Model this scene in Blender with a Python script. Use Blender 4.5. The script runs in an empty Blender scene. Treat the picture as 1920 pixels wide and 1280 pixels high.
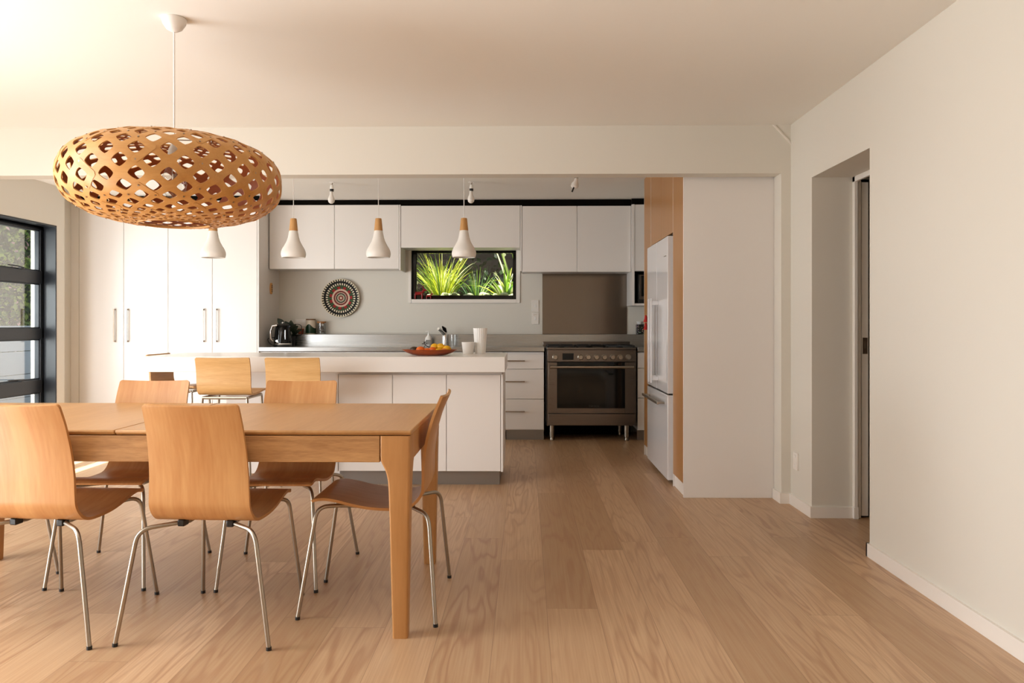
import bpy, bmesh, math, random
from mathutils import Vector, Matrix, noise
random.seed(7)
S = bpy.context.scene
COL = S.collection
PI = math.pi

# ------------------------------------------------------------------ camera
F, VX, HY = 1430.0, 984.0, 607.0
cd = bpy.data.cameras.new('camera'); cam = bpy.data.objects.new('camera', cd); COL.objects.link(cam)
cd.sensor_width = 36.0; cd.sensor_fit = 'HORIZONTAL'
cd.lens = F / 1920 * 36.0
cd.shift_y = (HY - 640) / 1920.0
cd.clip_start = 0.05
cam.location = (0, 0, 1.15)
cam.rotation_euler = (PI / 2, 0, math.atan((VX - 960) / F))
S.camera = cam
S.view_settings.view_transform = 'Standard'
S.view_settings.look = 'None'
S.view_settings.gamma = 1
S.view_settings.use_curve_mapping = False
S.view_settings.exposure = -0.40

# ------------------------------------------------------------------ world, sun, daylight through the openings, added fill lamps
W = bpy.data.worlds.new('sky'); S.world = W; W.use_nodes = True
bg = W.node_tree.nodes['Background']
bg.inputs[0].default_value = (0.90, 0.95, 1.0, 1); bg.inputs[1].default_value = 2.6
sd = bpy.data.lights.new('sun', 'SUN'); sd.energy = 42.0; sd.angle = math.radians(0.6); sd.color = (1.0, 0.93, 0.82)
so = bpy.data.objects.new('sun', sd); COL.objects.link(so)
so.location = (-8, 4, 10)
so.rotation_euler = Vector((0.535, 0.22, -1.0)).to_track_quat('-Z', 'Y').to_euler()

def area(name, loc, direction, sx, sy, energy, color):
    d = bpy.data.lights.new(name, 'AREA'); d.shape = 'RECTANGLE'; d.size = sx; d.size_y = sy
    d.energy = energy; d.color = color
    o = bpy.data.objects.new(name, d); COL.objects.link(o); o.location = loc
    o.rotation_euler = Vector(direction).to_track_quat('-Z', 'Z').to_euler()
    return o
area('ceiling_fill_light', (-4.58, 2.05, 0.75), (1, 0.0, 2.4), 4.8, 1.3, 268, (0.94, 0.972, 1.0))  # added lamp tilted up to brighten the ceiling; no deck stands outside
area('daylight_side_doors', (-4.60, 2.05, 1.30), (1, 0.0, -1.5), 4.8, 1.5, 262, (0.94, 0.972, 1.0))
area('pantry_fill_light', (-4.72, 5.68, 1.12), (0.6, 1.0, 0.0), 1.25, 1.8, 142, (0.94, 0.972, 1.0))  # added unseen lamp beyond the side window, aimed to brighten the pantry
try:
    S.cycles.use_denoising = True
    S.cycles.max_bounces = 10; S.cycles.diffuse_bounces = 6; S.cycles.glossy_bounces = 5
    S.cycles.transmission_bounces = 8; S.cycles.transparent_max_bounces = 12
    S.cycles.caustics_reflective = False; S.cycles.caustics_refractive = False
    S.cycles.sample_clamp_indirect = 6
except Exception:
    pass

# ------------------------------------------------------------------ materials
def s2l(c):
    return tuple((v / 12.92 if v <= 0.04045 else ((v + 0.055) / 1.055) ** 2.4) for v in [x / 255.0 for x in c]) + (1,)

def mat(name, rgb, rough=0.5, metal=0.0, spec=0.5, lin=False, coat=0.0):
    m = bpy.data.materials.new(name); m.use_nodes = True
    b = m.node_tree.nodes['Principled BSDF']
    b.inputs['Base Color'].default_value = tuple(rgb) + (1,) if lin else s2l(rgb)
    b.inputs['Roughness'].default_value = rough
    b.inputs['Metallic'].default_value = metal
    b.inputs['Specular IOR Level'].default_value = spec
    b.inputs['Coat Weight'].default_value = coat
    return m

def N(m, t, **kw):
    n = m.node_tree.nodes.new(t)
    for k, v in kw.items():
        if k in n.inputs.keys(): n.inputs[k].default_value = v
        else: setattr(n, k, v)
    return n
def L(m, a, b): m.node_tree.links.new(a, b)

def mathn(m, op, a, b=None, c=None):
    n = N(m, 'ShaderNodeMath'); n.operation = op
    for i, v in enumerate((a, b, c)):
        if v is None: continue
        if isinstance(v, (int, float)): n.inputs[i].default_value = v
        else: L(m, v, n.inputs[i])
    return n.outputs[0]

def mixc(m, fac, a, b, mode='MIX'):
    n = N(m, 'ShaderNodeMix'); n.data_type = 'RGBA'; n.blend_type = mode
    for i, v in ((0, fac), (6, a), (7, b)):
        if isinstance(v, (int, float, tuple)): n.inputs[i].default_value = v
        else: L(m, v, n.inputs[i])
    return n.outputs[2]

def paint(name, rgb, rough=0.6, bump=0.02, scale=120):
    m = mat(name, rgb, rough, spec=0.3)
    b = m.node_tree.nodes['Principled BSDF']
    tc = N(m, 'ShaderNodeTexCoord'); nz = N(m, 'ShaderNodeTexNoise'); nz.inputs['Scale'].default_value = scale
    L(m, tc.outputs['Object'], nz.inputs['Vector'])
    bp = N(m, 'ShaderNodeBump'); bp.inputs['Strength'].default_value = bump; bp.inputs['Distance'].default_value = 0.01
    L(m, nz.outputs['Fac'], bp.inputs['Height']); L(m, bp.outputs['Normal'], b.inputs['Normal'])
    return m

def wood(name, light, dark, coord='Object', axis='X', grain=1.0, rough=0.4, spec=0.4, contrast=1.0, per_obj=True, coat=0.0):
    """grain runs along the given axis (in UV: X = across is Y...)"""
    m = mat(name, light, rough, spec=spec, coat=coat)
    b = m.node_tree.nodes['Principled BSDF']
    tc = N(m, 'ShaderNodeTexCoord')
    mp = N(m, 'ShaderNodeMapping')
    sc = {'X': (0.9, 9, 9), 'Y': (9, 0.9, 9), 'Z': (9, 9, 0.9)}[axis]
    mp.inputs['Scale'].default_value = tuple(v * grain for v in sc)
    L(m, tc.outputs[coord], mp.inputs['Vector'])
    vec = mp.outputs['Vector']
    if per_obj:
        oi = N(m, 'ShaderNodeObjectInfo'); va = N(m, 'ShaderNodeVectorMath'); va.operation = 'ADD'
        cm = N(m, 'ShaderNodeCombineXYZ'); r = mathn(m, 'MULTIPLY', oi.outputs['Random'], 37.0)
        L(m, r, cm.inputs[0]); L(m, r, cm.inputs[1]); L(m, r, cm.inputs[2])
        L(m, vec, va.inputs[0]); L(m, cm.outputs[0], va.inputs[1]); vec = va.outputs[0]
    n1 = N(m, 'ShaderNodeTexNoise'); n1.inputs['Scale'].default_value = 1.0; n1.inputs['Detail'].default_value = 3; n1.inputs['Distortion'].default_value = 0.6
    L(m, vec, n1.inputs['Vector'])
    n2 = N(m, 'ShaderNodeTexNoise'); n2.inputs['Scale'].default_value = 9.0; n2.inputs['Detail'].default_value = 4
    L(m, vec, n2.inputs['Vector'])
    f = mathn(m, 'ADD', mathn(m, 'MULTIPLY', n1.outputs['Fac'], 0.65), mathn(m, 'MULTIPLY', n2.outputs['Fac'], 0.35))
    mr = N(m, 'ShaderNodeMapRange'); L(m, f, mr.inputs[0])
    mr.inputs[1].default_value = 0.5 - 0.16 / contrast; mr.inputs[2].default_value = 0.5 + 0.16 / contrast
    L(m, mixc(m, mr.outputs[0], s2l(dark), s2l(light)), b.inputs['Base Color'])
    bp = N(m, 'ShaderNodeBump'); bp.inputs['Strength'].default_value = 0.05; bp.inputs['Distance'].default_value = 0.003
    L(m, n2.outputs['Fac'], bp.inputs['Height']); L(m, bp.outputs['Normal'], b.inputs['Normal'])
    return m

def steel(name, rgb, rough, axis='X', var=0.015):
    m = mat(name, rgb, rough, metal=1.0)
    b = m.node_tree.nodes['Principled BSDF']
    tc = N(m, 'ShaderNodeTexCoord'); mp = N(m, 'ShaderNodeMapping')
    mp.inputs['Scale'].default_value = {'X': (3, 900, 900), 'Z': (900, 900, 3)}[axis]
    L(m, tc.outputs['Object'], mp.inputs['Vector'])
    nz = N(m, 'ShaderNodeTexNoise'); nz.inputs['Scale'].default_value = 1; L(m, mp.outputs['Vector'], nz.inputs['Vector'])
    r = mathn(m, 'ADD', mathn(m, 'MULTIPLY', nz.outputs['Fac'], var * 2), rough - var)
    L(m, r, b.inputs['Roughness'])
    return m

def glassy(name, tint=(1, 1, 1), ior=1.45, rough=0.0, extra=0.0):
    """clear pane: transparent straight through, mirror-like reflection by the Fresnel law"""
    m = bpy.data.materials.new(name); m.use_nodes = True
    nt = m.node_tree; nt.nodes.clear()
    out = nt.nodes.new('ShaderNodeOutputMaterial'); tr = nt.nodes.new('ShaderNodeBsdfTransparent'); gl = nt.nodes.new('ShaderNodeBsdfGlossy')
    tr.inputs[0].default_value = tuple(tint) + (1,); gl.inputs['Roughness'].default_value = rough
    fr = nt.nodes.new('ShaderNodeFresnel'); fr.inputs['IOR'].default_value = ior
    ge = nt.nodes.new('ShaderNodeNewGeometry'); mr = nt.nodes.new('ShaderNodeMapRange')
    mr.inputs[3].default_value = ior; mr.inputs[4].default_value = 1 / ior
    nt.links.new(ge.outputs['Backfacing'], mr.inputs[0]); nt.links.new(mr.outputs[0], fr.inputs['IOR'])
    mx = nt.nodes.new('ShaderNodeMixShader')
    ad = nt.nodes.new('ShaderNodeMath'); ad.operation = 'ADD'; ad.inputs[1].default_value = extra
    nt.links.new(fr.outputs[0], ad.inputs[0]); nt.links.new(ad.outputs[0], mx.inputs[0])
    nt.links.new(tr.outputs[0], mx.inputs[1]); nt.links.new(gl.outputs[0], mx.inputs[2]); nt.links.new(mx.outputs[0], out.inputs[0])
    return m

def floor_material():
    m = mat('oak_floorboards', (190, 150, 115), 0.42, spec=0.6)
    b = m.node_tree.nodes['Principled BSDF']
    tc = N(m, 'ShaderNodeTexCoord'); sp = N(m, 'ShaderNodeSeparateXYZ'); L(m, tc.outputs['Object'], sp.inputs[0])
    x, y = sp.outputs[0], sp.outputs[1]
    WD, LN = 0.2055, 2.1
    u = mathn(m, 'DIVIDE', mathn(m, 'SUBTRACT', x, 0.5), WD)
    pi_ = mathn(m, 'FLOOR', u); fu = mathn(m, 'FRACT', u)
    wn = N(m, 'ShaderNodeTexWhiteNoise'); wn.noise_dimensions = '1D'; L(m, pi_, wn.inputs['W'])
    v = mathn(m, 'ADD', mathn(m, 'DIVIDE', y, LN), mathn(m, 'MULTIPLY', wn.outputs['Value'], 7.0))
    pj = mathn(m, 'FLOOR', v); fv = mathn(m, 'FRACT', v)
    cid = N(m, 'ShaderNodeCombineXYZ'); L(m, pi_, cid.inputs[0]); L(m, pj, cid.inputs[1])
    wc = N(m, 'ShaderNodeTexWhiteNoise'); wc.noise_dimensions = '3D'; L(m, cid.outputs[0], wc.inputs['Vector'])
    rnd = wc.outputs['Value']
    # grain coordinates, shifted per board
    cg = N(m, 'ShaderNodeCombineXYZ')
    L(m, mathn(m, 'ADD', mathn(m, 'MULTIPLY', x, 7.0), mathn(m, 'MULTIPLY', rnd, 60.0)), cg.inputs[0])
    L(m, mathn(m, 'ADD', mathn(m, 'MULTIPLY', y, 0.75), mathn(m, 'MULTIPLY', rnd, 23.0)), cg.inputs[1])
    L(m, mathn(m, 'MULTIPLY', rnd, 11.0), cg.inputs[2])
    n1 = N(m, 'ShaderNodeTexNoise'); n1.inputs['Scale'].default_value = 1.0; n1.inputs['Detail'].default_value = 2; n1.inputs['Distortion'].default_value = 0.3
    L(m, cg.outputs[0], n1.inputs['Vector'])
    # cathedral figure: rings of the smooth noise
    ring = mathn(m, 'SINE', mathn(m, 'MULTIPLY', n1.outputs['Fac'], 62.0))
    ring = mathn(m, 'POWER', mathn(m, 'ADD', mathn(m, 'MULTIPLY', ring, 0.5), 0.5), 3.0)
    cg2 = N(m, 'ShaderNodeVectorMath'); cg2.operation = 'MULTIPLY'; L(m, cg.outputs[0], cg2.inputs[0]); cg2.inputs[1].default_value = (12, 2.2, 1)
    n2 = N(m, 'ShaderNodeTexNoise'); n2.inputs['Scale'].default_value = 1.6; n2.inputs['Detail'].default_value = 5
    L(m, cg2.outputs[0], n2.inputs['Vector'])
    n3 = N(m, 'ShaderNodeTexNoise'); n3.inputs['Scale'].default_value = 0.35; L(m, cg.outputs[0], n3.inputs['Vector'])
    amount = N(m, 'ShaderNodeMapRange'); L(m, n3.outputs['Fac'], amount.inputs[0]); amount.inputs[1].default_value = 0.36; amount.inputs[2].default_value = 0.66
    amount.inputs[3].default_value = 0.10; amount.inputs[4].default_value = 0.72
    base = mixc(m, rnd, s2l((176, 143, 107)), s2l((210, 177, 141)))
    g2 = N(m, 'ShaderNodeMapRange'); L(m, n2.outputs['Fac'], g2.inputs[0]); g2.inputs[1].default_value = 0.34; g2.inputs[2].default_value = 0.68
    g2.inputs[3].default_value = 0.0; g2.inputs[4].default_value = 0.45
    c = mixc(m, g2.outputs[0], base, s2l((166, 124, 90)))
    c = mixc(m, mathn(m, 'MULTIPLY', ring, amount.outputs[0]), c, s2l((158, 116, 84)))
    # seams
    ex = mathn(m, 'MINIMUM', fu, mathn(m, 'SUBTRACT', 1.0, fu)); ey = mathn(m, 'MULTIPLY', mathn(m, 'MINIMUM', fv, mathn(m, 'SUBTRACT', 1.0, fv)), LN / WD)
    e = mathn(m, 'MINIMUM', ex, ey)
    seam = mathn(m, 'LESS_THAN', e, 0.0055)
    c = mixc(m, mathn(m, 'MULTIPLY', seam, 0.5), c, s2l((110, 78, 52)))
    L(m, c, b.inputs['Base Color'])
    bp = N(m, 'ShaderNodeBump'); bp.inputs['Strength'].default_value = 0.12; bp.inputs['Distance'].default_value = 0.002
    L(m, mathn(m, 'SUBTRACT', n2.outputs['Fac'], mathn(m, 'MULTIPLY', seam, 2.0)), bp.inputs['Height']); L(m, bp.outputs['Normal'], b.inputs['Normal'])
    L(m, mathn(m, 'ADD', mathn(m, 'MULTIPLY', n2.outputs['Fac'], 0.10), 0.33), b.inputs['Roughness'])
    return m

M = {}
M['wall'] = paint('wall_paint', (221, 217, 207))
M['ceiling'] = paint('ceiling_paint', (240, 238, 232))
M['trim'] = paint('trim_paint', (236, 231, 224), 0.4)
M['cab'] = mat('cabinet_lacquer', (232, 228, 224), 0.35, spec=0.4)
M['cabdoor'] = mat('cabinet_door_lacquer', (232, 228, 224), 0.32, spec=0.4)
M['stone'] = mat('white_worktop', (236, 233, 229), 0.22, spec=0.5)
M['kick'] = steel('brushed_kickboard', (150, 145, 140), 0.45)
M['steel'] = steel('bench_steel', (176, 176, 174), 0.27)
M['ovensteel'] = steel('cooker_steel', (122, 113, 106), 0.28)
M['splash'] = steel('splashback_steel', (126, 116, 107), 0.18)
M['chrome'] = mat('satin_chrome', (172, 163, 150), 0.34, metal=1)
M['polished'] = mat('polished_chrome', (225, 225, 225), 0.08, metal=1)
M['bronze'] = mat('brushed_handle', (165, 150, 135), 0.35, metal=1)
M['black'] = mat('black_plastic', (22, 22, 22), 0.4)
M['blackgloss'] = mat('black_gloss', (8, 8, 8), 0.07, spec=0.35)
M['alu'] = mat('black_aluminium', (26, 29, 34), 0.35, spec=0.5)
M['dark'] = mat('painted_gap_shade', (14, 11, 8), 0.9, spec=0.05)  # near-black that paints shade into gaps and recesses
M['white'] = mat('white_enamel', (238, 236, 232), 0.3)
M['shade'] = mat('white_shade', (240, 236, 230), 0.45)
M['fridge'] = mat('fridge_white_glass', (226, 226, 228), 0.07, spec=0.6)
M['fridgeside'] = mat('fridge_body', (196, 200, 206), 0.35)
M['iron'] = mat('cast_iron', (18, 17, 16), 0.6)
M['beech'] = wood('beech_ply', (206, 156, 102), (188, 132, 80), 'UV', 'Y', 1.0, 0.36, 0.3, 1.25)
M['oakply'] = wood('oak_ply', (224, 182, 124), (203, 156, 98), 'UV', 'X', 2.2, 0.36, 0.4, 1.0)
M['oak'] = wood('oak_table_top', (200, 155, 104), (182, 135, 84), 'Object', 'Y', 0.9, 0.36, 0.4, 0.9)
M['oakx'] = wood('oak_apron', (192, 147, 98), (158, 114, 72), 'Object', 'X', 3.6, 0.42, 0.4, 1.2)
M['oakz'] = wood('oak_leg', (194, 143, 90), (176, 126, 74), 'Object', 'Z', 1.4, 0.42, 0.4, 0.8)
M['cabwood'] = wood('timber_veneer_door', (182, 132, 76), (170, 118, 62), 'Object', 'Z', 1.2, 0.3, 0.5, 0.5)
M['lampwood'] = wood('bamboo_lamp', (206, 156, 94), (186, 132, 70), 'Object', 'X', 3.0, 0.42, 0.4, 0.7)
M['neck'] = wood('pendant_neck', (214, 166, 108), (196, 144, 84), 'Object', 'Z', 6.0, 0.45, 0.4, 0.7)
M['floor'] = floor_material()
M['pane'] = glassy('window_glass', (0.96, 0.98, 0.97), 1.5, 0.0, 0.15)
M['pane2'] = glassy('kitchen_window_glass', (0.97, 0.98, 0.97), 1.35)
M['clear'] = glassy('clear_glass', (0.93, 0.94, 0.94), 1.5, 0.02, 0.03)
M['bulbglass'] = glassy('bulb_glass', (0.96, 0.95, 0.93), 1.5, 0.0, 0.04)

# ------------------------------------------------------------------ mesh helpers
class MB:
    def __init__(s): s.v = []; s.f = []; s.mi = []; s.m = 0; s.uv = None
    def add(s, vs, fs, m=None):
        o = len(s.v); s.v += [tuple(p) for p in vs]; s.f += [tuple(i + o for i in f) for f in fs]
        s.mi += [s.m if m is None else m] * len(fs); return s
    def box(s, x0, x1, y0, y1, z0, z1, m=None):
        x0, x1 = min(x0, x1), max(x0, x1); y0, y1 = min(y0, y1), max(y0, y1); z0, z1 = min(z0, z1), max(z0, z1)
        vs = [(x, y, z) for z in (z0, z1) for y in (y0, y1) for x in (x0, x1)]
        return s.add(vs, [(0, 2, 3, 1), (4, 5, 7, 6), (0, 1, 5, 4), (2, 6, 7, 3), (0, 4, 6, 2), (1, 3, 7, 5)], m)
    def tube(s, pts, r, seg=12, m=None, cap=True, fillet=0.0):
        P = [Vector(p) for p in pts]
        if fillet > 0 and len(P) > 2:
            Q = [P[0]]
            for i in range(1, len(P) - 1):
                a, b, c = P[i - 1], P[i], P[i + 1]
                d = min(fillet, (a - b).length * 0.48, (c - b).length * 0.48)
                p0 = b + (a - b).normalized() * d; p1 = b + (c - b).normalized() * d
                for k in range(9):
                    t = k / 8; Q.append(p0 * (1 - t) ** 2 + b * 2 * t * (1 - t) + p1 * t * t)
            Q.append(P[-1]); P = Q
        rs = r if isinstance(r, (list, tuple)) else [r] * len(P)
        T0 = (P[1] - P[0]).normalized()
        up = Vector((0, 0, 1)) if abs(T0.z) < 0.9 else Vector((1, 0, 0))
        n = T0.cross(up).normalized(); vs = []
        for i, p in enumerate(P):
            T = ((P[min(i + 1, len(P) - 1)] - P[max(i - 1, 0)])).normalized()
            n = (n - T * n.dot(T)).normalized(); bn = T.cross(n)
            for k in range(seg):
                a = 2 * PI * k / seg; vs.append(p + (n * math.cos(a) + bn * math.sin(a)) * rs[i])
        fs = [(i * seg + k, i * seg + (k + 1) % seg, (i + 1) * seg + (k + 1) % seg, (i + 1) * seg + k) for i in range(len(P) - 1) for k in range(seg)]
        if cap: fs += [tuple(reversed(range(seg))), tuple(range((len(P) - 1) * seg, len(P) * seg))]
        return s.add(vs, fs, m)
    def lathe(s, prof, c=(0, 0, 0), seg=40, m=None, axis='Z', cap=False):
        vs = []
        for r, z in prof:
            for k in range(seg):
                a = 2 * PI * k / seg; x, y = r * math.cos(a), r * math.sin(a)
                p = (x, y, z) if axis == 'Z' else ((x, z, y) if axis == 'Y' else (z, x, y))
                vs.append((p[0] + c[0], p[1] + c[1], p[2] + c[2]))
        n = len(prof)
        fs = [(i * seg + k, i * seg + (k + 1) % seg, (i + 1) * seg + (k + 1) % seg, (i + 1) * seg + k) for i in range(n - 1) for k in range(seg)]
        if cap: fs += [tuple(reversed(range(seg))), tuple(range((n - 1) * seg, n * seg))]
        return s.add(vs, fs, m)
    def prism(s, poly, a, b, axis='Y', m=None):
        n = len(poly)
        def P(p, t): return {'Y': (p[0], t, p[1]), 'X': (t, p[0], p[1]), 'Z': (p[0], p[1], t)}[axis]
        vs = [P(p, a) for p in poly] + [P(p, b) for p in poly]
        fs = [tuple(range(n)), tuple(reversed(range(n, 2 * n)))] + [(i, (i + 1) % n, n + (i + 1) % n, n + i) for i in range(n)]
        return s.add(vs, fs, m)
    def ball(s, c, r, seg=16, rings=10, sc=(1, 1, 1), m=None):
        prof = [(max(1e-5, math.sin(PI * i / rings)), -math.cos(PI * i / rings)) for i in range(rings + 1)]
        vs = []
        for q, z in prof:
            for k in range(seg):
                a = 2 * PI * k / seg; vs.append((c[0] + r * sc[0] * q * math.cos(a), c[1] + r * sc[1] * q * math.sin(a), c[2] + r * sc[2] * z))
        fs = [(i * seg + k, i * seg + (k + 1) % seg, (i + 1) * seg + (k + 1) % seg, (i + 1) * seg + k) for i in range(rings) for k in range(seg)]
        return s.add(vs, fs, m)

def obj(name, mb, mats, parent=None, bevel=0.0, smooth=False, seg=2, world=True):
    """link ONE mesh object; coordinates are world coordinates unless world=False"""
    me = bpy.data.meshes.new(name)
    vs = mb.v
    off = Vector((0, 0, 0))
    if parent is not None and world:
        q = parent
        while q is not None: off += q.location; q = q.parent
        vs = [(v[0] - off.x, v[1] - off.y, v[2] - off.z) for v in vs]
    c = Vector((0, 0, 0))
    if parent is None:
        xs = [v[0] for v in vs]; ys = [v[1] for v in vs]; zs = [v[2] for v in vs]
        if KEEP_ORIGIN[0] is False:
            c = Vector(((min(xs) + max(xs)) / 2, (min(ys) + max(ys)) / 2, min(zs)))
            vs = [(v[0] - c.x, v[1] - c.y, v[2] - c.z) for v in vs]
    me.from_pydata(vs, [], mb.f)
    if not isinstance(mats, (list, tuple)): mats = [mats]
    for m in mats: me.materials.append(m)
    me.polygons.foreach_set('material_index', [min(i, len(mats) - 1) for i in mb.mi])
    bm = bmesh.new(); bm.from_mesh(me)
    bmesh.ops.remove_doubles(bm, verts=bm.verts, dist=1e-6)
    bmesh.ops.recalc_face_normals(bm, faces=bm.faces); bm.to_mesh(me); bm.free()
    if smooth:
        me.polygons.foreach_set('use_smooth', [True] * len(me.polygons))
    o = bpy.data.objects.new(name, me); COL.objects.link(o); o.location = c
    if parent is not None: o.parent = parent
    if bevel > 0:
        b = o.modifiers.new('edge', 'BEVEL'); b.width = bevel; b.segments = seg; b.limit_method = 'ANGLE'; b.angle_limit = math.radians(40)
        b.harden_normals = False
    if smooth or bevel:
        sharp_smooth(me, 35 if smooth is True else 30)
    return o
KEEP_ORIGIN = [False]

def sharp_smooth(me, deg):
    me.polygons.foreach_set('use_smooth', [True] * len(me.polygons))
    bm = bmesh.new(); bm.from_mesh(me)
    for e in bm.edges:
        if len(e.link_faces) == 2 and e.calc_face_angle(0) > math.radians(deg): e.smooth = False
    bm.to_mesh(me); bm.free()

def thing(name, label, cat, loc=(0, 0, 0), rotz=0.0, group=None):
    o = bpy.data.objects.new(name, None); COL.objects.link(o)
    o.location = loc; o.rotation_euler = (0, 0, rotz); o.empty_display_size = 0.1
    o['label'] = label; o['category'] = cat
    if group: o['group'] = group
    return o
def tag(o, label, cat, group=None, kind=None):
    o['label'] = label; o['category'] = cat
    if group: o['group'] = group
    if kind: o['kind'] = kind
    return o
def struct(name, mb, m, bevel=0.0):
    KEEP_ORIGIN[0] = True
    o = obj(name, mb, m, bevel=bevel); o['kind'] = 'structure'
    KEEP_ORIGIN[0] = False
    return o
def dup(root, loc, rotz, label, group=None):
    r = root.copy(); COL.objects.link(r); r.location = loc; r.rotation_euler = (0, 0, rotz); r['label'] = label
    if group: r['group'] = group
    for ch in list(root.children):
        c = ch.copy(); COL.objects.link(c); c.parent = r
        for g in ch.children:
            d = g.copy(); COL.objects.link(d); d.parent = c
    return r

# ------------------------------------------------------------------ room
CH = 2.425          # ceiling height
XR = 1.705          # wall with the doorway
XL = -4.33          # wall with the window
YB = 8.153          # kitchen back wall
YF = -2.6           # wall behind the camera
b = MB().box(-4.75, 3.2, YF - 0.2, YB + 0.25, -0.12, 0); struct('floor', b, M['floor'])
b = MB().box(-4.75, 3.2, YF - 0.2, YB + 0.25, CH, CH + 0.14); struct('ceiling', b, M['ceiling'])
# kitchen back wall with the picture window
wx0, wx1, wz0, wz1 = -1.215, -0.092, 1.413, 1.955
b = MB()
b.box(-4.75, wx0, YB, YB + 0.22, 0, CH); b.box(wx1, XR + 0.15, YB, YB + 0.22, 0, CH)
b.box(wx0, wx1, YB, YB + 0.22, 0, wz0); b.box(wx0, wx1, YB, YB + 0.22, wz1, CH)
struct('wall_back', b, M['wall'])
# wall on the window side: opening for the louvre-style window and for the sliding doors of the dining area
b = MB()
TW = 0.24
wy0, wy1, wh0, wh1 = 5.02, 6.982, 0.06, 2.055
dy0, dy1 = -0.4, 4.5
b.box(XL - TW, XL, YF, dy0, 0, CH); b.box(XL - TW, XL, dy0, dy1, 2.1, CH); b.box(XL - TW, XL, dy1, wy0, 0, CH)
b.box(XL - TW, XL, wy0, wy1, wh1, CH); b.box(XL - TW, XL, wy0, wy1, 0, wh0); b.box(XL - TW, XL, wy1, 7.104, 0, CH)
b.box(XL - TW, XL - 0.2, 7.104, YB, 0, CH)
struct('wall_left', b, M['wall'])
# wall with the doorway
b = MB()
oy0, oy1, oz = 3.80, 4.56, 2.02
TR = 0.42
b.box(XR, XR + TR, YF, oy0, 0, CH); b.box(XR, XR + 0.245, oy1, 5.2, 0, CH); b.box(XR, XR + 0.245, oy0, oy1, oz, CH)
b.box(XR, XR + 0.15, 5.2, YB, 0, CH)
struct('wall_right', b, M['wall'])
# hall beyond the doorway
b = MB().box(XR + 1.4, XR + 1.5, 2.2, 6.2, 0, CH); b.box(XR + TR, XR + 1.4, 2.1, 2.2, 0, CH); b.box(XR + 0.245, XR + 1.4, 6.1, 6.2, 0, CH)
struct('wall_hall', b, M['wall'])
# wall behind the camera, doors opening
b = MB()
b.box(-4.75, XR + TR, YF - 0.15, YF, 0, CH)
struct('wall_front', b, M['wall'])
# downstand beam and its nib
b = MB().box(XL, XR, 4.92, 5.045, 2.116, CH); b.box(1.645, XR, 4.92, 5.062, 0, 2.116)
struct('trim_beam', b, M['wall'])
b = MB().prism([(1.588, CH), (1.602, CH), (XR, 2.312), (XR, 2.298)], 4.913, 4.92)
struct('trim_corner', b, M['trim'])
# skirting
BH = 0.066
b = MB().box(XR - 0.013, XR, YF, oy0 + 0.013, 0, BH); b.box(XR - 0.013, XR + 0.25, oy0, oy0 + 0.013, 0, BH)
struct('baseboard_right', b, M['trim'])
b = MB().box(1.645 - 0.012, 1.645, 4.908, 5.06, 0, BH); b.box(1.645, XR - 0.013, 4.908, 4.92, 0, BH)
b.box(XR - 0.013, XR, oy1, 4.92, 0, BH); b.box(XR - 0.013, XR + 0.235, oy1 - 0.013, oy1, 0, BH)
struct('baseboard_nib', b, M['trim'])
# sliding door in its cavity, seen edge on
b = MB().box(XR + 0.24, XR + 0.258, oy1 - 0.03, oy1 + 0.1, 0, oz - 0.0); b.box(XR + 0.24, XR + 0.258, oy0, oy1 + .1, oz - 0.03, oz)
b.box(XR + 0.235, XR + 0.262, oy1 - 0.034, oy1 - 0.001, 0, 0.068)
b.box(XR + 0.258, XR + 0.285, oy1 - 0.012, oy1 + 0.09, 0, oz - 0.02); b.box(XR + 0.345, XR + 0.42, oy1 - 0.012, oy1 + 0.09, 0, oz - 0.02)
dr = struct('door_1', b, M['trim'], 0.001)
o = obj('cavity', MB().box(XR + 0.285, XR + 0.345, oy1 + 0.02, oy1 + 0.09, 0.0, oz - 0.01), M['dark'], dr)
o = obj('sliding_leaf', MB().box(XR + 0.292, XR + 0.331, oy1 - 0.004, oy1 + 0.7, 0.012, oz - 0.03), M['trim'], dr, 0.001)
lt = obj('latch_plate', MB().box(XR + 0.298, XR + 0.325, oy1 - 0.006, oy1, 0.972, 1.068), M['bronze'], dr)
obj('latch_pull', MB().box(XR + 0.310, XR + 0.320, oy1 - 0.008, oy1 - 0.002, 1.005, 1.035), M['chrome'], lt)

# ------------------------------------------------------------------ windows
XW = XL - 0.115
win = struct('window_1', MB().box(XW - 0.055, XW + 0.0, wy1 - 0.055, wy1, wh0, wh1).box(XW - 0.055, XW, wy0, wy0 + 0.055, wh0, wh1)
    .box(XW - 0.055, XW, wy0, wy1, wh1 - 0.045, wh1).box(XW - 0.055, XW, wy0, wy1, wh0, wh0 + 0.05)
    .box(XW, XL, wy1 - 0.012, wy1, wh0, wh1).box(XW, XL, wy0, wy0 + 0.012, wh0, wh1).box(XW, XL, wy0, wy1, wh1 - 0.012, wh1).box(XW, XL, wy0, wy1, wh0, wh0 + 0.012), M['alu'], 0.002)
rails = [(1.520, 1.632), (1.012, 1.108), (0.525, 0.642)]
b = MB()
for a, c in rails: b.box(XW - 0.055, XW + 0.012, wy0 + 0.05, wy1 - 0.05, a, c)
obj('transom', b, M['alu'], win, 0.003)
panes = [(1.632, wh1 - 0.045), (1.108, 1.520), (0.642, 1.012), (wh0 + 0.05, 0.525)]
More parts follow.
